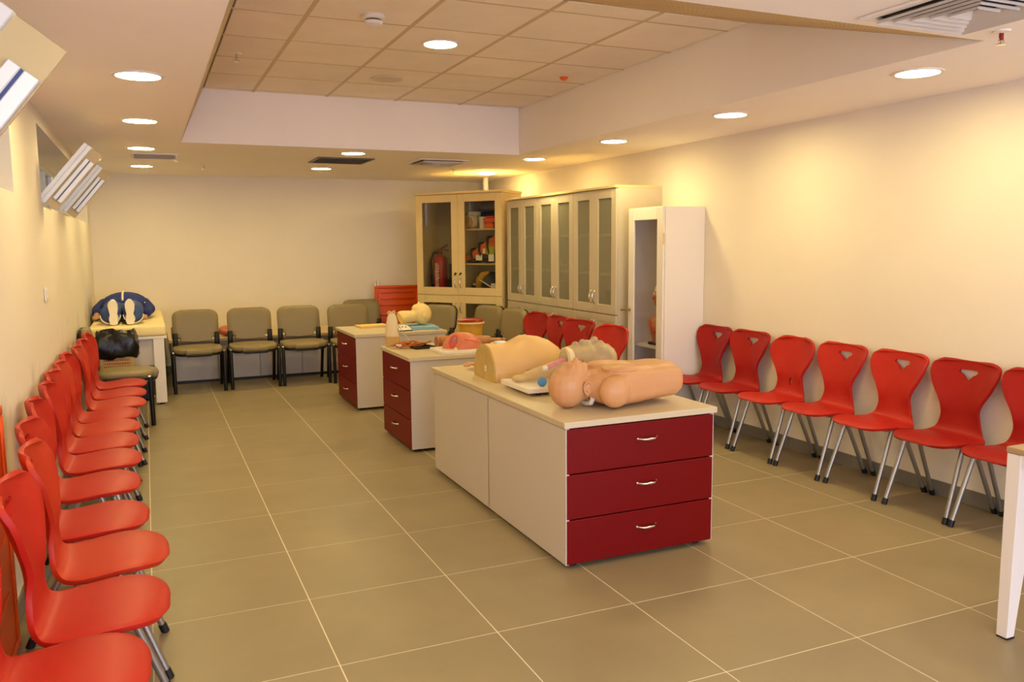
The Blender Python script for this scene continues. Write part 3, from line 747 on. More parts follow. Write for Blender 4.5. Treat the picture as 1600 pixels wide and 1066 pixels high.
for sx in (-.32+.05, .06):
    MB().box((sx, -.08, 0), (sx+.03, -.05, .014)).box((sx, .1, 0), (sx+.03, .13, .014)).obj('foot', M_BLACK, t)
t = thing('waste_box', 'cardboard waste box with red print and black liner folded over its rim', 'waste bin', (-.275, 8.10, 0))
wb = MB()
for a, b_ in (((-.135, -.13), (.135, -.122)), ((-.135, .122), (.135, .13)), ((-.135, -.122), (-.127, .122)), ((.127, -.122), (.135, .122))): wb.box((*a, 0), (*b_, .66))
wb.box((-.127, -.122, 0), (.127, .122, .008)).obj('box', M_CARD, t)
bag = MB(); rings = []
for zz, g_ in ((.50, .022), (.535, .038), (.60, .036), (.66, .030), (.705, .022), (.728, .004), (.70, -.012), (.55, -.02)):
    ring = []
    for k in range(28):
        a = 2*PI*k/28; c, s_ = math.cos(a), math.sin(a); q = 1/max(abs(c), abs(s_)); q = min(q, 1.28)
        wob = .007*math.sin(5*a+zz*30)+.006*math.sin(9*a-zz*50)
        ring.append(((.135+g_+wob)*c*q, (.13+g_+wob)*s_*q, zz+.012*math.sin(4*a)+.006*math.sin(11*a)))
    rings.append(ring)
bag.loft(rings, caps=False).obj('liner', M_BAG, t, 40)
ink = MB()
for k, z in enumerate((.475, .447, .419)):
    x = -.11
    rnd = random.Random(k)
    while x < .10:
        w = rnd.choice((.008, .012, .018)); ink.box((x, -.1308, z+rnd.uniform(-.001, .001)), (x+w, -.1300, z+.011)); x += w+.004
o = ink.obj('print', M_REDINK, t)

# lying manikin in navy clothes, soles towards the camera
t = thing('patient_manikin', 'manikin in navy clothes lying on the couch, pale shoe soles facing the camera', 'manikin', (-.232, 8.55, .742))
b = MB()
b.ell((0, 1.36, .12), (.078, .105, .095)).cap((0, 1.20, .11), (0, 1.28, .115), .05, .05).ell((0, 1.36, .215), (.014, .022, .02))
for sx in (-1, 1): b.ell((sx*.08, 1.36, .12), (.012, .02, .03))
b.ell((0, 1.0, .12), (.19, .24, .105)).ell((0, .78, .115), (.16, .16, .10)).ell((0, .62, .11), (.175, .15, .10))
for sx in (-1, 1):
    hx, hy, hz = (-.245, .55, .04) if sx < 0 else (.185, .56, .032)       # left hand flat on the mattress, right hand tucked under the hip
    b.cap((sx*.19, 1.10, .11), (sx*.24, .84, .075), .055, .045).cap((sx*.24, .84, .075), (hx*.99, hy+.07, hz+.01), .042, .030)
    b.cap((sx*.09, .58, .10), (sx*.085, .30, .115), .085, .062).cap((sx*.085, .30, .115), (sx*.075, .03, .07), .058, .042)
    b.ell((sx*.07, .0, .06), (.04, .06, .055))
    # hand: palm with four fingers and a thumb
    b.ell((hx, hy, hz), (.036, .05, .016))
    for f in range(4): b.cap((hx+sx*(-.022+.015*f), hy-.035, hz-.002), (hx+sx*(-.02+.016*f), hy-.095+.012*abs(f-1.4), hz-.014), .0095, .0075, 8)
    b.cap((hx-sx*.027, hy, hz+.002), (hx-sx*.05, hy-.045, hz-.006), .011, .009, 8)
blob(b, 'body', M_SKIN, t, .0075, 3)
j = MB().ell((.01, .98, .135), (.225, .28, .125)).ell((0, .73, .145), (.205, .20, .118)).ell((0, .60, .13), (.19, .12, .10))
for sx in (-1, 1):
    j.cap((sx*.185, 1.10, .12), (sx*.235, .84, .085), .072, .062).cap((sx*.235, .84, .085), (-.242, .66, .065) if sx < 0 else (.212, .62, .062), .058, .046)
blob(j, 'jacket', M_NAVY, t, .009, 4)
MB().tube([(.0, .50, .20), (0, .56, .238), (.0, .66, .263), (0, .75, .268), (0, .9, .266), (0, 1.05, .254)], .010, 8).obj('zip_strip', M_SOLE, t, 60)
MB().box((.195, .62, .16), (.205, .70, .166)).obj('sleeve_stripe', M_LABEL, t)
p = MB().ell((0, .60, .105), (.175, .16, .095))
for sx in (-1, 1):
    p.cap((sx*.09, .58, .10), (sx*.088, .30, .115), .098, .085).cap((sx*.088, .30, .115), (sx*.098, .06, .105), .082, .090)
blob(p, 'trousers', M_JEAN, t, .008, 3)
for sx in (-1, 1):
    hem = MB().tube([(sx*.098+.086*math.cos(a*PI/12), -.005, .095+.082*math.sin(a*PI/12)) for a in range(12, 25)], .006, 6).obj('hem', M_LABEL, t, 60)
    s_ = blob(MB().ell((sx*.07, .0, .06), (.045, .08, .058)).ell((sx*.07, -.01, .16), (.042, .05, .085)).cap((sx*.07, 0, .05), (sx*.07, .03, .11), .04, .04), 'shoe', M_LABEL, t, .007, 3)
    ring = [(0, -.055, .006), (-.030, 0, .012), (-.036, 0, .04), (-.028, 0, .10), (-.036, 0, .16), (-.040, 0, .195), (-.030, 0, .225), (0, 0, .236), (.034, 0, .222), (.044, 0, .19), (.038, 0, .15), (.029, 0, .10), (.035, 0, .04), (.028, 0, .012)]
    poly = [(sx*.07+sx*q[0], q[2]) for q in ring]
    MB().prism(poly, -.075, -.055, 'xz').obj('sole', M_SOLE, s_)

# ------------------------------------------------------------------ orange board and pole beside the cream cabinet
t = thing('rescue_board', 'orange plastic rescue board standing between the grey chair and the cream cabinet', 'rescue board', (2.885, 10.17, 0))
MB().box((-.29, -.02, 0), (.29, .02, .955), .015, 3).obj('panel', M_ORANGE, t, 50)
fr = MB().box((-.29, -.034, .92), (.29, -.018, .955), .006, 2).box((-.29, -.034, .0), (.29, -.018, .035), .006, 2).box((-.29, -.034, .035), (-.25, -.018, .92), .006, 2).box((.25, -.034, .035), (.29, -.018, .92), .006, 2)
fr.obj('rim', M_ORANGE, t, 50)
for z in (.16, .30, .44, .58, .70, .78, .86): MB().box((-.22, -.030, z), (.22, -.018, z+.035), .006, 2).obj('rib', M_ORANGE, t, 50)
for x in (-.272, -.238): MB().lathe([(.001, .0), (.011, .0), (.011, 1.015), (.001, 1.015)], (x, .030, 0), 12).obj('chrome_pole', M_CHROME, t, 40)
t = thing('rescue_board', 'orange board edge standing between the left wall and the nearest red chairs', 'rescue board', (XL+.020, 2.72, 0))
MB().box((-.014, -.74, 0), (.008, .72, .905), .008, 2).obj('panel', M_ORANGE, t, 50)
MB().box((.006, -.74, .87), (.016, .72, .905), .004, 1).box((.006, -.74, 0), (.016, .72, .035), .004, 1).box((.006, -.74, .035), (.016, -.70, .87), .004, 1).box((.006, .68, .035), (.016, .72, .87), .004, 1).obj('rim', M_ORANGE, t, 50)
for z in (.2, .4, .6): MB().box((.006, -.6, z), (.014, .6, z+.05), .003, 1).obj('rib', M_ORANGE, t, 50)
t = thing('ceiling_pipe', 'short white pipe dropping from the ceiling behind the cream cabinet', 'pipe', (3.88, 9.6, 0))
MB().lathe([(.001, 1.9), (.033, 1.9), (.033, ZC-.001), (.001, ZC-.001)], n=16).obj('tube', M_WHITE, t, 40)
MB().lathe([(.033, 2.10), (.042, 2.10), (.042, 2.125), (.033, 2.125)], n=16).obj('collar', M_STEEL, t, 40)

# ------------------------------------------------------------------ cream cabinet set across the corner
CW, CD = 1.17, .45
CA = math.atan2(-.935, .705)
cab = thing('glazed_cabinet', 'tall cream cabinet with clear glass doors standing across the back right corner', 'cabinet', (2.935, 9.475, 0), CA)
zs = .868; zt_ = 2.06
pn = .018
for x in (0, CW-pn): MB().box((x, .02, .05), (x+pn, CD, zt_-.025)).obj('side_panel', M_OAK, cab)
MB().box((pn, CD-.01, .05), (CW-pn, CD, zt_-.025)).obj('back_panel', M_INNER, cab)
MB().box((-.012, -.01, zt_-.025), (CW+.012, CD, zt_), .003, 1).obj('top_board', M_OAK, cab)
MB().box((pn, .02, .05), (CW-pn, CD-.01, .07)).obj('bottom_board', M_OAK, cab)
MB().box((.02, .05, 0), (CW-.02, .07, .05)).obj('plinth', M_BLACK, cab)
MB().box((pn, .02, zs-.01), (CW-pn, CD-.01, zs+.03)).obj('middle_board', M_OAK, cab)
MB().box((CW/2-.012, .03, zs+.03), (CW/2+.006, CD-.01, zt_-.025)).obj('divider', M_OAK, cab)
for z in (1.245, 1.64): MB().box((CW/2+.006, .06, z-.018), (CW-pn, CD-.01, z)).obj('shelf', M_OAK, cab)
MB().box((pn, .10, .46), (CW-pn, CD-.01, .478)).obj('shelf', M_OAK, cab)
def framed_door(parent, x0, x1, z0, z1, fw, m, gm, handle_x, hz, y=0.0, pane=True, hl=.11, fb=None):
    fb = fb or fw
    d = MB().box((x0, y, z0), (x0+fw, y+.02, z1), .002, 1).box((x1-fw, y, z0), (x1, y+.02, z1), .002, 1).box((x0+fw, y, z1-fw), (x1-fw, y+.02, z1), .002, 1).box((x0+fw, y, z0), (x1-fw, y+.02, z0+fb), .002, 1)
    if not pane: d.box((x0+fw, y+.002, z0+fb), (x1-fw, y+.018, z1-fw))
    d = d.obj('door', m, parent)
    if pane: MB().box((x0+fw-.004, y+.008, z0+fb-.004), (x1-fw+.004, y+.012, z1-fw+.004)).obj('pane', gm, d)
    bow_handle(d, (handle_x, y, hz), (0, 0, 1), (0, -1, 0), hl)
    return d
h = CW/2
for sx in (0, 1):
    x0, x1 = (.003, h-.0015) if sx == 0 else (h+.0015, CW-.003)
    hx = h-.035 if sx == 0 else h+.035
    d = framed_door(cab, x0, x1, zs+.012, zt_-.028, .088, M_OAK, M_GLASS, hx, 1.02)
    MB().lathe([(.001, -.012), (.010, -.012), (.012, 0), (.001, 0)], (hx, 0, 1.13), 12, 'y').box((hx-.012, -.02, 1.105), (hx-.002, -.008, 1.132), .002, 1).obj('lock', M_BLACK, d)
    framed_door(cab, x0, x1, .055, zs+.006, .088, M_OAK, M_GLASS, hx, .73)
def cabpt(u, v, z): return cab.matrix_world @ Vector((u, v, z))
bpy.context.view_layer.update()
def in_cab(name, label, cat, u, v, z, rz=0): 
    p = cabpt(u, v, z); return thing(name, label, cat, p, CA+rz)
ZF = zs+.03
t = in_cab('fire_extinguisher', 'red fire extinguisher with black hose behind the left glass door', 'fire extinguisher', .225, .17, ZF)
MB().lathe([(.001, 0), (.076, 0), (.08, .01), (.08, .36), (.07, .405), (.04, .435), (.022, .44), (.022, .46), (.001, .46)], n=24).obj('cylinder', mat('extinguisher_red', (170, 26, 28), .3), t, 50)
MB().box((-.02, -.02, .455), (.02, .02, .49), .004).tube([(0, 0, .485), (.05, 0, .505), (.12, 0, .49)], .008, 6).tube([(0, 0, .49), (.04, 0, .53), (.10, 0, .56)], .008, 6).obj('valve', mat('valve_red', (120, 40, 26), .4, .4), t, 50)
MB().tube([(-.02, 0, .475), (-.09, -.01, .46), (-.125, -.015, .38), (-.12, -.02, .25), (-.115, -.02, .12), (-.10, -.03, .06)], .013, 8).lathe([(.001, 0), (.018, 0), (.018, .08), (.001, .08)], (-.10, -.03, .02), 10).obj('hose', M_BLACK, t, 50)
lb = MB()
for k in range(16):
    z = .06+.018*k; rnd = random.Random(k+40); a0 = -PI/2-.34; a1 = -PI/2+rnd.uniform(.2, .42)
    ring = [(.0808*math.cos(a0+(a1-a0)*i/6), .0808*math.sin(a0+(a1-a0)*i/6)) for i in range(7)]
    lb.loft([[(x, y_, z) for x, y_ in ring], [(x, y_, z+(.009 if k % 5 else .013)) for x, y_ in ring]], caps=False, closed=False)
lb.obj('printed_label', M_LABEL, t)
t = in_cab('black_case', 'black equipment case beside the fire extinguisher', 'case', .385, .25, ZF)
MB().box((-.07, -.10, 0), (.09, .11, .16), .01).obj('body', M_BLACK, t)
MB().box((-.06, -.06, .16), (.085, .10, .34), .01).obj('upper_case', mat('dark_grey_case', (44, 42, 40), .5), t)
MB().tube([(-.03, -.10, .10), (-.03, -.12, .10), (.04, -.12, .10), (.04, -.10, .10)], .006, 6).obj('handle', M_BLACK, t)
Z3, Z2, Z1 = 1.64, 1.245, ZF
t = in_cab('bandage_roll', 'thick off-white roll with a yellow end on the top shelf', 'roll', .675, .19, Z3)
r_ = [(.05+.0*k, 0) for k in range(2)]
MB().lathe([(.001, -.11), (.055, -.11), (.075, -.09), (.085, .05), (.07, .12), (.001, .13)], (0, 0, .085), 20, 'y').obj('cloth', M_BONE, t, 50)
MB().lathe([(.03, -.118), (.066, -.118), (.066, -.108), (.03, -.108)], (0, 0, .075), 20, 'y').obj('yellow_rim', M_YEL, t, 50)
MB().box((-.05, -.06, .14), (.07, .08, .20), .025, 3).obj('folded_cloth', M_LABEL, t, 50)
t = in_cab('white_cup', 'white paper cup on the top shelf behind glass', 'cup', .835, .15, Z3)
MB().lathe([(.001, 0), (.042, 0), (.05, .13), (.046, .13), (.04, .006), (.001, .006)], n=20).obj('wall', M_LABEL, t, 40)
MB().lathe([(.048, .124), (.054, .127), (.054, .133), (.046, .133)], n=20).obj('rim', M_LABEL, t, 40)
t = in_cab('head_immobiliser', 'small orange foam block beside the white cup', 'orange block', .955, .14, Z3)
MB().box((-.06, -.06, 0), (.06, .06, .055), .008).obj('lower_block', M_HIVIS, t)
MB().box((-.075, -.06, .065), (.075, .06, .115), .008).box((-.04, -.05, .05), (.04, .05, .07)).obj('upper_block', M_HIVIS, t)
MB().box((-.05, -.05, .112), (.06, .05, .14), .012).obj('orange_pad', M_ORANGE, t)
t = in_cab('grey_bag', 'grey rolled bag lying at the back of the top shelf', 'bag', .86, .34, Z3)
MB().box((-.14, -.07, 0), (.16, .08, .20), .03, 3).obj('dark_body', M_BLACK, t, 50)
MB().lathe([(.001, -.15), (.05, -.145), (.06, 0), (.05, .16), (.001, .165)], (0, 0, .26), 16, 'x').obj('roll', mat('grey_cloth', (150, 144, 136), .7), t, 50)
t = in_cab('rescue_vest', 'orange and black rescue vest piled on the middle shelf', 'vest', .825, .2, Z2)
t.scale = (1.05, 1, 1.12)
v = MB(); rings = []
for k in range(9):
    x = -.22+.42*k/8; hgt = .045+.26*(k/8)**.8; lo = .012+.12*(k/8)**1.2
    rings.append([(x, -.12, lo), (x, .10, lo), (x, .13, (lo+hgt)/2), (x, .08, hgt), (x, -.08, hgt-.01), (x, -.135, (lo+hgt)/2)])
blob(v.loft(rings), 'vest', M_HIVIS, t, .012, 3)
for k in (2, 4, 6):
    x = -.22+.42*k/8; hgt = .05+.26*(k/8)**.8; lo = .012+.12*(k/8)**1.2
    MB().tube([(x+.04, -.138, lo), (x+.02, -.15, (lo+hgt)/2), (x, -.10, hgt+.004), (x-.02, .05, hgt+.01)], .014, 8).obj('strap', M_BLACK, t, 60)
blob(MB().ell((.05, -.02, .06), (.17, .12, .06)).ell((-.10, -.02, .03), (.12, .10, .035)), 'dark_lining', M_BLACK, t, .010, 3)
MB().box((-.03, -.152, .03), (.05, -.146, .085), .002, 1).box((.13, -.152, .02), (.20, -.146, .09), .002, 1).box((.06, -.152, .10), (.09, -.146, .15), .002, 1).obj('reflective_patch', mat('reflective', (250, 250, 250), .2), t)
MB().box((.10, -.149, .09), (.20, -.143, .17), .002, 1).obj('lime_patch', M_LIME, t)
t = in_cab('rescue_helmet', 'yellow and navy rescue helmet on the lowest open shelf', 'helmet', .87, .19, Z1)
hs = blob(MB().ell((.05, 0, .10), (.13, .13, .15)), 'shell', M_DNAVY, t, .01, 2, cut=[((0, 0, .012), (0, 0, -1))])
rim_pts = [(-.045+.02*math.sin(a), -.02+.02*a*0, 0) for a in (0,)]
MB().tube([(-.085, -.05, .03), (-.08, -.07, .09), (-.06, -.085, .16), (-.015, -.08, .215), (.05, -.06, .245)], [.028, .042, .046, .040, .018], 12).obj('yellow_brim', M_YEL, t, 60)
MB().tube([(-.04, -.13, .16), (.05, -.142, .12), (.13, -.128, .07)], .006, 6).obj('stripe', M_LABEL, t, 60)
t = in_cab('glove_box', 'small white box at the right of the yellow helmet', 'box', 1.02, .09, Z1)
MB().box((-.03, -.04, 0), (.04, .04, .12), .004).obj('carton', M_LABEL, t); MB().box((-.02, -.0405, .03), (.03, -.0398, .07)).obj('print', M_PALEBLUE, t)
t = in_cab('blue_bottle', 'small dark blue bottle left of the yellow helmet', 'bottle', .70, .16, Z1)
MB().lathe([(.001, 0), (.04, 0), (.04, .07), (.015, .09), (.001, .09)], n=16).obj('body', M_DNAVY, t, 50); MB().lathe([(.001, .09), (.018, .09), (.018, .115), (.001, .115)], n=12).obj('cap', M_LABEL, t, 50)
MB().box((-.06, -.09, 0), (0, -.05, .035), .004).obj('saucer', M_LABEL, t)

# ------------------------------------------------------------------ silver cabinets along the right wall
SX = 3.665; SY = [8.46, 7.683, 6.906, 6.13]
for k in range(3):
    w = SY[k]-SY[k+1]-.003
    t = thing('display_cabinet', ['silver cabinet with frosted doors touching the cream cabinet', 'middle of the three silver cabinets with frosted doors', 'silver cabinet with frosted doors nearest the white cupboard'][k],
              'cabinet', (SX, SY[k], 0), -PI/2, 'silver cabinets with frosted glass')
    D = XR-SX-.003; zt_ = 1.952; zs = .842
    for x in (0, w-pn): MB().box((x, .02, .05), (x+pn, D, zt_-.022)).obj('side_panel', M_SILV, t)
    MB().box((pn, D-.01, .05), (w-pn, D, zt_-.022)).obj('back_panel', M_INNER, t)
    MB().box((0, -.012, zt_-.022), (w, D, zt_), .002, 1).obj('top_board', M_OAK, t)
    MB().box((pn, .02, .05), (w-pn, D-.01, .07)).obj('bottom_board', M_SILV, t)
    MB().box((.02, .05, 0), (w-.02, .07, .05)).obj('plinth', M_BLACK, t)
    MB().box((pn, .02, zs-.02), (w-pn, D-.01, zs)).obj('middle_board', M_INNER, t)
    for z in (1.20, 1.545): MB().box((pn, .023, z-.018), (w-pn, D-.01, z)).obj('shelf', M_WHITE, t)
    for sx in (0, 1):
        a, b_ = (.002, w/2-.001) if sx == 0 else (w/2+.001, w-.002)
        hx = w/2-.028 if sx == 0 else w/2+.028
        framed_door(t, a, b_, zs+.006, zt_-.026, .078, M_SILV, M_FROST, hx, .985, hl=.105)
        framed_door(t, a, b_, .055, zs-.004, .06, M_SILV, None, hx, .72, pane=False)
def boxy(name, lab, cat, x, y, z, s, m, lid):
    t = thing(name, lab, cat, (x, y, z)); MB().box((-s[0]/2, -s[1]/2, 0), (s[0]/2, s[1]/2, s[2]), .006).obj('carton', m, t); MB().box((-s[0]/2-.003, -s[1]/2-.003, s[2]*.72), (s[0]/2+.003, s[1]/2+.003, s[2]*.99), .004).obj('lid', lid, t)
boxy('storage_box', 'reddish box behind frosted glass at the bottom of the far silver cabinet', 'box', 3.85, 7.92, .842, (.22, .26, .25), M_REDLID, M_REDLID)
boxy('storage_box', 'dark red box behind frosted glass at the bottom of the middle silver cabinet', 'box', 3.85, 7.45, .842, (.22, .24, .25), mat('dull_red', (130, 60, 50), .6), mat('dull_red', (130, 60, 50), .6))
boxy('storage_box', 'green box behind frosted glass at the bottom of the near silver cabinet', 'box', 3.86, 6.33, .842, (.22, .26, .20), mat('dull_green', (84, 110, 60), .6), mat('dull_green', (84, 110, 60), .6))
for k, (x, y, lab) in enumerate([(3.78, 7.42, 'white crumpled glove bundle behind frosted glass, left door of the middle silver cabinet'), (3.78, 7.08, 'white crumpled glove bundle behind frosted glass, right door of the middle silver cabinet')]):
    t = thing('glove_bundle', lab, 'gloves', (x, y, 1.20), 0, 'glove bundles on the frosted shelf')
    b = MB()
    for q in range(5): b.ell((random.uniform(-.04, .04), random.uniform(-.06, .06), .022+.018*q), (.045, .05, .022), (0, 0, random.uniform(0, 3)))
    blob(b, 'glove_pile', M_LABEL, t, .008, 2)
    for q in range(3): MB().cap((-.04, -.04+.04*q, .06), (-.06, -.05+.05*q, .09), .009, .007, 8).obj('glove_finger', M_LABEL, t, 60)

# ------------------------------------------------------------------ white vitrine cupboard
VX, VY0, VY1, VZ = 3.725, 5.52, 6.03, 1.747
t = thing('vitrine_cupboard', 'narrow white cupboard with a framed glass door beside the right-hand chairs', 'cupboard', (VX, VY1, 0), -PI/2)
w = VY1-VY0; D = XR-VX-.003
MB().box((w-.02, .022, .0), (w, D, VZ)).obj('side_panel', M_WHITE, t)
MB().box((0, .022, .0), (.02, D, VZ)).obj('side_panel', M_WHITE, t)
MB().box((.02, D-.012, .0), (w-.02, D, VZ)).obj('back_panel', M_WHITE, t)
MB().box((.02, .022, VZ-.02), (w-.02, D-.012, VZ)).obj('top_board', M_WHITE, t)
MB().box((.02, .022, .0), (w-.02, D-.012, .06)).obj('bottom_board', M_WHITE, t)
MB().box((.02, .04, .60), (w-.02, D-.012, .62)).obj('shelf', M_WHITE, t)
fw = .085
d = MB().box((0, 0, .03), (fw, .02, VZ), .003, 1).box((w-fw, 0, .03), (w, .02, VZ), .003, 1).box((fw, 0, VZ-.10), (w-fw, .02, VZ), .003, 1).box((fw, 0, .03), (w-fw, .02, .16), .003, 1).obj('door', M_WHITE, t)
MB().box((fw-.004, .008, .156), (w-fw+.004, .012, VZ-.096)).obj('pane', M_VITGLASS, d)
MB().lathe([(.001, -.035), (.011, -.035), (.014, 0), (.001, 0)], (.03, 0, .905), 12, 'y').tube([(.03, -.034, .905), (-.0, -.045, .906), (-.035, -.045, .895)], [.010, .009, .007], 8).obj('handle', mat('brass', (176, 150, 96), .3, .9), d, 50)
for z in (.4, 1.45): MB().lathe([(.001, 0), (.007, 0), (.007, .09), (.001, .09)], (w+.004, .004, z), 10).obj('hinge', M_OAK, t, 50)
t = thing('anatomy_torso', 'painted anatomical torso standing inside the white cupboard', 'anatomical model', (3.895, 5.765, .62), PI)
t.scale = (1.12, .80, 1.15)
b = MB().ell((0, 0, .36), (.07, .065, .09)).ell((.03, 0, .33), (.045, .045, .06)).ell((.075, 0, .345), (.018, .014, .02)).cap((0, 0, .20), (0, 0, .29), .045, .04)
b.ell((0, 0, .11), (.085, .15, .10)).ell((0, 0, .04), (.075, .115, .07))
for sy in (-1, 1): b.ell((0, sy*.13, .15), (.055, .055, .055))
blob(b, 'muscle_body', M_MUSCLE, t, .006, 4)
blob(MB().ell((-.005, 0, .385), (.072, .068, .075)), 'skull_cap', M_BONE, t, .008, 2, cut=[((0, 0, .375), (0, 0, -1))])
MB().box((-.08, -.10, 0), (.08, .10, .02), .004).obj('stand', M_BLACK, t)
MB().tube([(.070, -.10, .17), (.088, -.03, .12), (.084, .05, .10)], .006, 8).obj('rib_strip', M_FLESH, t, 60)
MB().ell((.062, -.022, .37), (.012, .012, .01)).ell((.062, .022, .37), (.012, .012, .01)).obj('eye', M_LABEL, t, 60)

# ------------------------------------------------------------------ on the nearest counter
# CPR torso, head to the left, face up (local x head -> waist, -y towards the camera)
t = thing('cpr_torso', 'bald skin-coloured torso manikin without arms lying face up on the counter corner', 'manikin', (1.814, 3.475, ZK))
b = MB()
b.ell((.0, 0, .104), (.098, .086, .104)).ell((.030, 0, .150), (.070, .066, .074)).ell((.062, 0, .158), (.046, .052, .060)).ell((.086, 0, .196), (.022, .026, .020))
b.ell((.042, 0, .228), (.013, .014, .017)).ell((.022, 0, .216), (.014, .012, .012)).ell((.067, 0, .221), (.010, .022, .007)).ell((.0, 0, .205), (.018, .055, .016))
b.cap((.05, 0, .10), (.15, 0, .105), .066, .072)
rings = []
for x, wd, zb_, zt2 in ((.098, .080, .050, .122), (.125, .135, .026, .152), (.165, .168, .012, .180), (.23, .180, .006, .198), (.32, .168, .008, .204), (.40, .152, .016, .198), (.48, .150, .022, .202), (.535, .150, .026, .200), (.568, .136, .042, .182), (.584, .10, .07, .150)):
    r = []
    for k in range(24):
        a = 2*PI*k/24; c, s_ = math.cos(a), math.sin(a); e = .64
        r.append((x, wd*math.copysign(abs(c)**e, c), (zb_+zt2)/2 + (zt2-zb_)/2*math.copysign(abs(s_)**e, s_)))
    rings.append(r)
b.loft(rings)
b.ell((.25, -.075, .186), (.10, .085, .018)).ell((.25, .075, .186), (.10, .085, .018))
for sy in (-1, 1): b.ell((.176, sy*.146, .088), (.082, .056, .078)).cap((.10, sy*.03, .100), (.19, sy*.10, .112), .055, .066)
body = blob(b, 'body', M_SKIN, t, .005, 9)
for sy in (-1, 1):
    e = MB().tube([(.066+.021*math.cos(a), sy*.0815, .104+.029*math.sin(a)) for a in [PI*.1+1.7*PI*k/12 for k in range(13)]], [.006]*13, 7).ell((.068, sy*.076, .104), (.015, .008, .02)).cap((.058, sy*.082, .078), (.062, sy*.081, .071), .008, .007, 8)
    blob(e, 'ear', M_SKIN, body, .003, 2)
MB().tube([(.076, -.020, .2195), (.077, 0, .2255), (.076, .020, .2195)], [.002, .0035, .002], 6).obj('mouth', mat('lip_shade', (120, 62, 44), .5), body)
for sy in (-1, 1): MB().ell((.014, sy*.028, .213), (.009, .014, .006), u=10, v=6).obj('closed_eyelid', M_SKIN, body, 60)
MB().tube([(.098, -.070, .05), (.096, -.058, .026), (.096, 0, .014), (.096, .058, .026), (.098, .070, .05)], .012, 8).obj('neck_ring', M_LABEL, t, 60)

# abdominal trainer, cut end to the left
t = thing('abdomen_trainer', 'cream half-torso trainer with a flat foam end behind the skin-coloured manikin', 'manikin', (1.772, 4.455, ZK), math.radians(-2))
rings = []
def dsec(x, wy, h, flat=.0):
    r = [(x, -wy*.97, .0)]
    for k in range(17):
        a = PI - PI*k/16; r.append((x, wy*math.cos(a), max(.012, h*math.sin(a)**.72)))
    r.append((x, wy*.97, .0)); return r
WS = 1.24
prof = [(.012, .142, .205), (.05, .150, .206), (.10, .150, .196), (.15, .152, .200), (.20, .158, .226), (.245, .164, .247), (.29, .166, .243), (.34, .166, .236), (.40, .160, .215), (.45, .140, .180), (.50, .105, .120), (.52, .06, .06)]
MB().loft([dsec(x, wy*WS, h_) for x, wy, h_ in prof]).obj('skin', M_SKIN2, t, 60)
MB().loft([dsec(x, wy*WS, h_) for x, wy, h_ in ((0, .136, .200), (.003, .142, .206), (.013, .142, .206))]).obj('foam_end', M_FOAM, t, 30)
MB().box((-.002, .03-.08, .052), (.0, .055-.08, .085)).obj('sticker', M_LABEL, t); MB().lathe([(.001, -.0026), (.004, -.0026), (.004, -.0018), (.001, -.0018)], (0, -.0375, .066), 10, 'x').obj('sticker_mark', M_REDINK, t)
MB().ell((.262, .0, .246), (.011, .011, .005), u=10, v=6).obj('nipple', M_SKIN2, t, 60)
MB().tube([(.19, -.190, .06), (.215, -.196, .066), (.235, -.201, .064)], [.003, .006, .003], 6).obj('side_slot', M_BLACK, t)
MB().loft([[(x, -wy-.004, .004), (x, -wy-.002, .05), (x, -wy*.6, .05), (x, -wy*.6, .004)] for x, wy in ((.03, .184), (.10, .187), (.16, .188), (.17, .189))]).obj('side_flap', M_SKIN2, t)

# small arm whose hand peeks out behind
def arm(name, lab, loc, rz, L, r0, r1, m, elbow=0.0, curl=.3, hs=1.0, flip=1):
    """arm lying along +x, hand at the far end: palm, four unequal bent fingers and a thumb from the side of the palm"""
    t = thing(name, lab, 'arm model', loc, rz)
    b = MB().cap((r0, 0, r0), (L*.5, elbow, r0*.95), r0, (r0+r1)/2+.004).cap((L*.5, elbow, r0*.95), (L, 0, r1+.004), (r0+r1)/2+.002, r1)
    pz = r1+.002
    b.ell((L+.045*hs, 0, pz), (.048*hs, .036*hs, .017*hs))
    for f, ln in enumerate((.062, .072, .068, .052)):
        y0 = (-.026+.0175*f)*hs; p0 = Vector((L+.078*hs, y0, pz)); p1 = p0 + Vector((ln*.5*hs, (-.004+.003*f)*hs, .006*hs)); p2 = p1 + Vector((ln*.45*hs, 0, -curl*ln*hs))
        b.cap(p0, p1, .0085*hs, .008*hs, 8).cap(p1, p2, .008*hs, .0065*hs, 8)
    p0 = Vector((L+.02*hs, flip*.030*hs, pz)); p1 = p0+Vector((.035*hs, flip*.026*hs, .004)); p2 = p1+Vector((.030*hs, flip*.004*hs, -.004*hs))
    b.cap(p0, p1, .011*hs, .0095*hs, 8).cap(p1, p2, .0095*hs, .0075*hs, 8)
    body = blob(b, 'limb', m, t, .0042, 2)
    MB().lathe([(.001, -.002), (r0*.96, -.002), (r0*.96, .008), (.001, .008)], (.004, 0, r0), 18, 'x').obj('stump_plate', m, t, 40)
    for f, ln in enumerate((.062, .072, .068, .052)):
        MB().ell((L+(.078+ln*.93)*hs, (-.030+.0205*f)*hs, pz+(.012-curl*ln*.8)*hs), (.006*hs, .0045*hs, .003*hs), u=8, v=6).obj('nail', mat('nail', (236, 180, 150), .3), body)
    return t
arm('hand_model', 'pink arm model with its hand showing behind the cream half-torso', (2.33, 4.80, ZK), PI-.10, .40, .045, .028, M_SKIN, curl=.25, hs=.9)

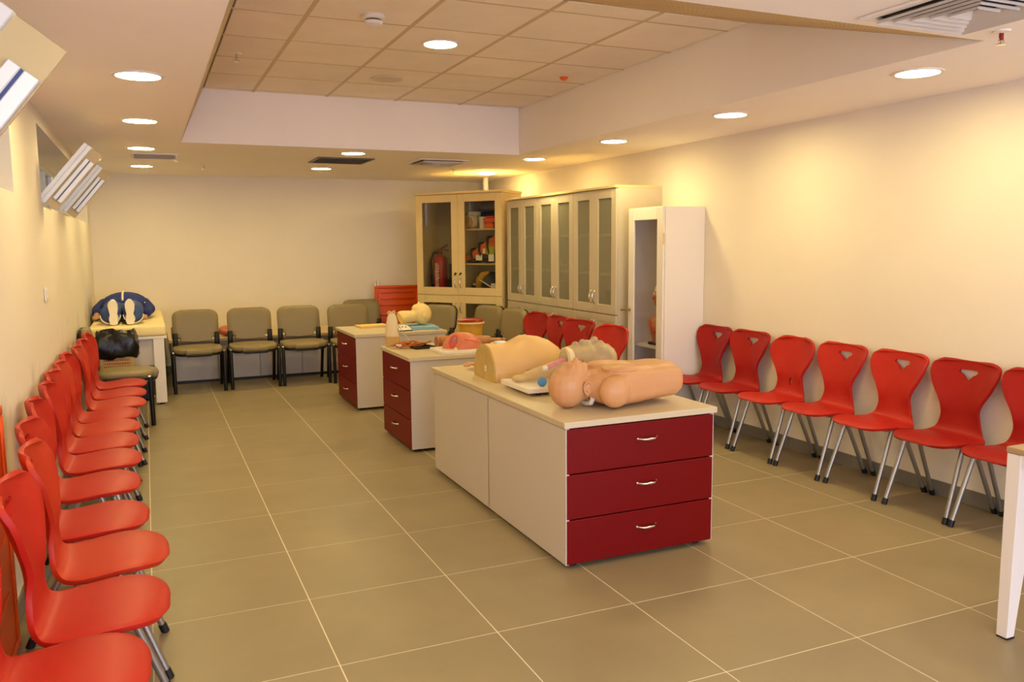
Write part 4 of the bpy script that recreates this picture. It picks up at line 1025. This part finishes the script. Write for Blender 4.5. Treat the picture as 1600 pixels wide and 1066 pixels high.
# airway trainer on its white board
t = thing('airway_trainer', 'clear airway trainer head with pink throat on a white board', 'airway trainer', (1.757, 3.80, ZK))
MB().box((0, 0, .018), (.62, .36, .042), .002, 1).obj('board', M_WHITE, t)
for x in (.08, .55):
    for y_ in (.05, .31): MB().lathe([(.001, 0), (.016, 0), (.014, .018), (.001, .018)], (x, y_, 0), 12).obj('board_foot', M_BLACK, t, 50)
zz = .042
b = MB().ell((.545, .24, .135), (.118, .085, .095)).ell((.47, .24, .15), (.06, .07, .085)).cap((.375, .24, .150), (.47, .24, .150), .072, .078)
for x, z, r in ((.40, .226, .020), (.445, .236, .020), (.472, .236, .015), (.49, .234, .014), (.52, .246, .022), (.56, .226, .018), (.60, .205, .018), (.635, .180, .016)): b.ell((x, .24, z), (r, .022, r*.9))
blob(b, 'clear_head', M_CLEAR, t, .006, 2)
MB().lathe([(.056, -.018), (.078, -.014), (.080, .014), (.056, .018)], (.345, .235, .135), 24, 'x').obj('neck_collar', M_BONE, t, 60)
blob(MB().cap((.20, .19, .115), (.33, .22, .14), .016, .026).ell((.26, .195, .12), (.03, .022, .026)).ell((.30, .20, .135), (.028, .022, .024)), 'throat', M_MAUVE, t, .005, 2)
MB().lathe([(.001, -.016), (.014, -.016), (.016, .012), (.001, .012)], (.185, .185, .113), 14, 'x').obj('throat_cap', M_LABEL, t, 50)
MB().ell((.275, .15, .098), (.016, .016, .018)).obj('throat_cap', M_LABEL, t, 60)
blob(MB().cap((.10, .22, .075), (.27, .21, .10), .028, .048).ell((.06, .235, .062), (.05, .035, .02)), 'lung_bag', M_CLEAR2, t, .007, 4)
MB().tube([(.20, .12, zz+.012), (.24, .11, .07), (.29, .10, .075), (.33, .13, .085)], .005, 7).obj('tube', M_AMBER, t, 60)
MB().ell((.105, .055, zz+.0245), .026, u=20, v=14).cap((.12, .07, zz+.03), (.15, .10, zz+.03), .006, .006, 8).obj('squeeze_bulb', M_BLUE, t, 60)

# ------------------------------------------------------------------ on the middle counter
t = thing('sharps_bucket', 'yellow sharps bucket with a red lid on the middle counter', 'bucket', (2.345, 6.165, ZK))
MB().lathe([(.001, 0), (.088, 0), (.098, .16), (.001, .16)], n=32).obj('tub', M_YEL, t, 40)
MB().lathe([(.098, .150), (.108, .150), (.110, .166), (.110, .174), (.098, .174)], n=32).obj('collar', M_YEL, t, 40)
MB().lathe([(.001, .172), (.106, .172), (.108, .182), (.100, .190), (.09, .184), (.001, .182)], n=32).obj('lid', M_REDLID, t, 40)
MB().tube([(.112*math.cos(a), .112*math.sin(a), .162-.0*a) for a in [-PI*.95+PI*.9*k/14 for k in range(15)]], .003, 6).obj('bail_handle', M_LABEL, t)
t = thing('injection_pad', 'pink injection muscle model with a red cut face on a white board', 'muscle model', (1.905, 5.57, ZK))
MB().box((0, 0, 0), (.40, .30, .022), .003, 1).obj('board', M_WHITE, t)
for k, (x, y_) in enumerate(((.01, .01), (.39, .01), (.01, .29), (.39, .29))): MB().lathe([(.001, .022), (.005, .022), (.004, .0245), (.001, .025)], (x, y_, 0), 8).obj('board_screw', M_STEEL, t)
pb = MB().ell((.205, .15, .022), (.155, .118, .116)).ell((.165, .15, .03), (.10, .10, .110))
pd = blob(pb, 'muscle_block', M_PINK, t, .006, 3, cut=[((0, 0, .0225), (0, 0, -1)), ((.108, .13, .07), (-.74, -.50, .45))])
# cut face: flesh plate with bone and vessels lying on the sliced end
n_ = Vector((-.74, -.50, .45)).normalized(); c_ = Vector((.119, .115, .078)); q_ = n_.to_track_quat('Z', 'Y').to_euler()
cf = MB().lathe([(.001, 0), (.052, 0), (.049, .004), (.001, .005)], n=22).obj('cut_face', M_FLESH, pd, 50, loc=c_-n_*.002, rot=q_)
cf.scale = (.72, 1.0, 1)
MB().ell((.015, .01, .005), (.016, .022, .004), u=12, v=6).obj('fat_layer', mat('mauve_tissue', (150, 120, 150), .4, var=.2, scale=60), pd, 60, loc=c_, rot=q_)
MB().ell((.11, .03, .03), (.012, .009, .012), u=10, v=8).obj('bone_tab', M_BONE, pd, 60)
MB().tube([(.18, .045, .095), (.24, .042, .085), (.30, .06, .065)], .0018, 5).obj('seam', M_FLESH, pd)
arm('practice_limb', 'brown arm model lying across the middle counter behind the pink muscle', (1.985, 5.955, ZK), math.radians(3), .43, .046, .034, M_SKIN3, curl=.15, hs=1.0, flip=-1)
t = thing('tube_tray', 'black tray under the end of the brown arm', 'tray', (1.91, 6.00, ZK), math.radians(8))
MB().box((-.10, -.055, 0), (.06, .055, .006), .002, 1).obj('tray_base', M_BLACK, t)
for a, b_ in (((-.10, -.055), (.06, -.049)), ((-.10, .049), (.06, .055)), ((-.10, -.049), (-.094, .049)), ((.054, -.049), (.06, .049))): MB().box((*a, .006), (*b_, .018)).obj('tray_rim', M_BLACK, t)
t = thing('tube_coil', 'amber rubber tubing loosely coiled at the left end of the middle counter', 'tubing', (1.80, 6.06, ZK))
pts = []
for k in range(90):
    a = k*.42; pts.append((-.03+.075*math.cos(a)+.0016*k-.03, .035*math.sin(a*1.0)+.012*math.sin(a*.37), .028+.014*math.sin(a*1.7)+.006*math.sin(a*.53)))
MB().tube(pts, .0055, 7).obj('loops', M_AMBER, t, 60)
MB().tube([(.05, .02, .02), (.09, -.015, .026), (.13, .0, .032), (.17, -.03, .05)], .006, 7).obj('lead', M_AMBER, t, 60)
MB().cap((-.10, -.02, .03), (-.07, -.04, .028), .007, .006, 8).obj('connector', M_LABEL, t, 60)
t = thing('infusion_bag', 'upright infusion bag with amber fluid at the back edge of the middle counter', 'infusion bag', (1.715, 6.21, ZK), math.radians(-18))
rings = []
for z, wx, wy in ((0, .052, .008), (.02, .056, .026), (.08, .054, .036), (.14, .050, .032), (.19, .044, .024), (.235, .034, .014), (.26, .022, .006)):
    rings.append([(wx*math.cos(2*PI*k/20), wy*math.sin(2*PI*k/20), z) for k in range(20)])
MB().loft(rings).obj('bag', mat('bag_film', (240, 220, 178), .3, trans=.2, ior=1.2), t, 60)
rings = [[(x*1.02, y_*1.03, z) for x, y_, z in r] for r in rings[1:3]]
MB().loft(rings).obj('fluid', M_FLUID, t, 60)
MB().tube([(-.03, 0, .255), (-.022, -.008, .272), (0, 0, .262), (.018, .006, .276), (.026, 0, .258)], .008, 8).obj('tied_neck', M_SKIN2, t, 60)
MB().box((-.054, -.02, -.0), (.054, .02, .004)).obj('bottom_seam', M_FLUID, t)
MB().tube([(.03, 0, .20), (.08, -.03, .12), (.13, -.07, .05), (.16, -.09, .012)], .003, 6).tube([(.025, 0, .17), (.07, -.03, .10), (.11, -.07, .03)], .003, 6).obj('drip_line', M_STEEL, t, 60)
t = thing('blood_reservoir', 'small white block with green tubing at the right end of the middle counter', 'tube connector', (2.45, 5.80, ZK))
MB().box((-.045, -.03, 0), (.04, .03, .045), .008, 3).obj('block', M_LABEL, t, 50)
MB().tube([(.03, 0, .02), (.07, .02, .014), (.10, -.01, .012), (.13, .015, .012), (.09, .045, .010), (.06, .05, .010)], .005, 7).obj('green_tube', M_GREEN, t, 60)
MB().tube([(.035, .01, .012), (.07, .0, .010), (.11, .03, .010)], .008, 7).obj('black_tube', M_BLACK, t, 60)

# ------------------------------------------------------------------ on the farthest counter
t = thing('foam_pad', 'pale blue foam pad on the farthest counter under the cream head', 'pad', (2.34, 7.46, ZK), math.radians(-6))
MB().box((-.13, -.17, 0), (.14, .17, .018), .006, 2).obj('pad_sheet', M_PALEBLUE, t); MB().box((-.125, -.165, .018), (.135, .165, .028), .005, 2).obj('top_sheet', M_PALEBLUE, t)
t = thing('head_manikin', 'cream head and neck manikin lying on the blue pad', 'manikin', (2.36, 7.50, ZK+.028), math.radians(8))
b = MB().ell((0, 0, .102), (.100, .082, .102)).ell((-.045, 0, .15), (.05, .055, .05)).ell((-.025, 0, .20), (.016, .016, .02)).ell((-.07, 0, .165), (.025, .03, .022)).cap((-.08, 0, .085), (-.20, 0, .080), .055, .064).ell((.0, -.08, .09), (.02, .01, .028))
hb = blob(b, 'head', M_CREAM, t, .006, 2, cut=[((-.225, 0, .08), (-1, 0, -.35))])
MB().ell((-.035, -.028, .178), (.012, .008, .008), u=8, v=6).ell((-.035, .028, .178), (.012, .008, .008), u=8, v=6).obj('eye_mark', M_FOAM, hb, 60)
t = thing('control_unit', 'small white control box beside the cream head', 'control box', (2.115, 7.31, ZK), math.radians(5))
MB().box((-.075, -.06, 0), (.075, .06, .010)).obj('base', M_BLACK, t)
MB().hexa([(-.07, -.056, .010), (.07, -.056, .010), (.07, .056, .010), (-.07, .056, .010), (-.066, -.05, .022), (.066, -.05, .022), (.066, .05, .045), (-.066, .05, .045)]).obj('case', M_WHITE, t)
for x, y_ in ((-.03, -.01), (0, 0), (.03, -.01)): MB().lathe([(.001, 0), (.008, 0), (.007, .006), (.001, .006)], (x, y_, .033), 10).obj('button', M_BLACK, t)
t = thing('paper_folder', 'flat yellow folder at the back left of the farthest counter', 'folder', (1.97, 7.78, ZK), .08)
MB().box((-.16, -.10, 0), (.12, .10, .006)).obj('cover', mat('yellow_card', (236, 196, 104), .6), t); MB().box((-.15, -.09, .006), (.11, .09, .018)).obj('pages', M_BONE, t); MB().box((-.16, -.10, .018), (.12, .10, .022)).obj('cover', MATS['yellow_card'], t)

# ------------------------------------------------------------------ table at the right edge
t = thing('side_table', 'white-legged table with a wood top cut off at the right edge of the picture', 'table', (2.815, 1.975, 0))
MB().box((.004, -1.0, .700), (.70, -.004, .722), .003, 1).obj('tabletop', M_WOODTOP, t)
fr = MB().box((.012, -.985, .64), (.688, -.96, .698)).box((.012, -.04, .66), (.688, -.018, .698)).box((.012, -.96, .66), (.034, -.04, .698)).box((.666, -.96, .66), (.688, -.04, .698))
fr.obj('apron', M_WHITE, t)
for sx in (0, 1):
    for sy in (0, 1):
        a = .008 if sx == 0 else .692; da = 1 if sx == 0 else -1
        b_ = -.008 if sy == 0 else -.992; db = -1 if sy == 0 else 1
        l = MB().hexa([(a, b_, .006), (a+da*.040, b_, .006), (a+da*.040, b_+db*.040, .006), (a, b_+db*.040, .006), (a, b_, .697), (a+da*.125, b_, .697), (a+da*.125, b_+db*.05, .697), (a, b_+db*.05, .697)]).obj('leg', M_WHITE, t)
        MB().box((a, b_, 0), (a+da*.042, b_+db*.042, .007)).obj('foot_cap', M_BLACK, l)
t = thing('wall_switch', 'small white switch plate on the left wall above the chairs', 'switch', (XL+.001, 5.425, 1.202))
MB().box((0, -.04, -.04), (.010, .04, .04), .004).obj('plate', M_WHITE, t); MB().box((.010, -.02, -.025), (.015, .02, .025), .003).obj('rocker', M_LABEL, t)
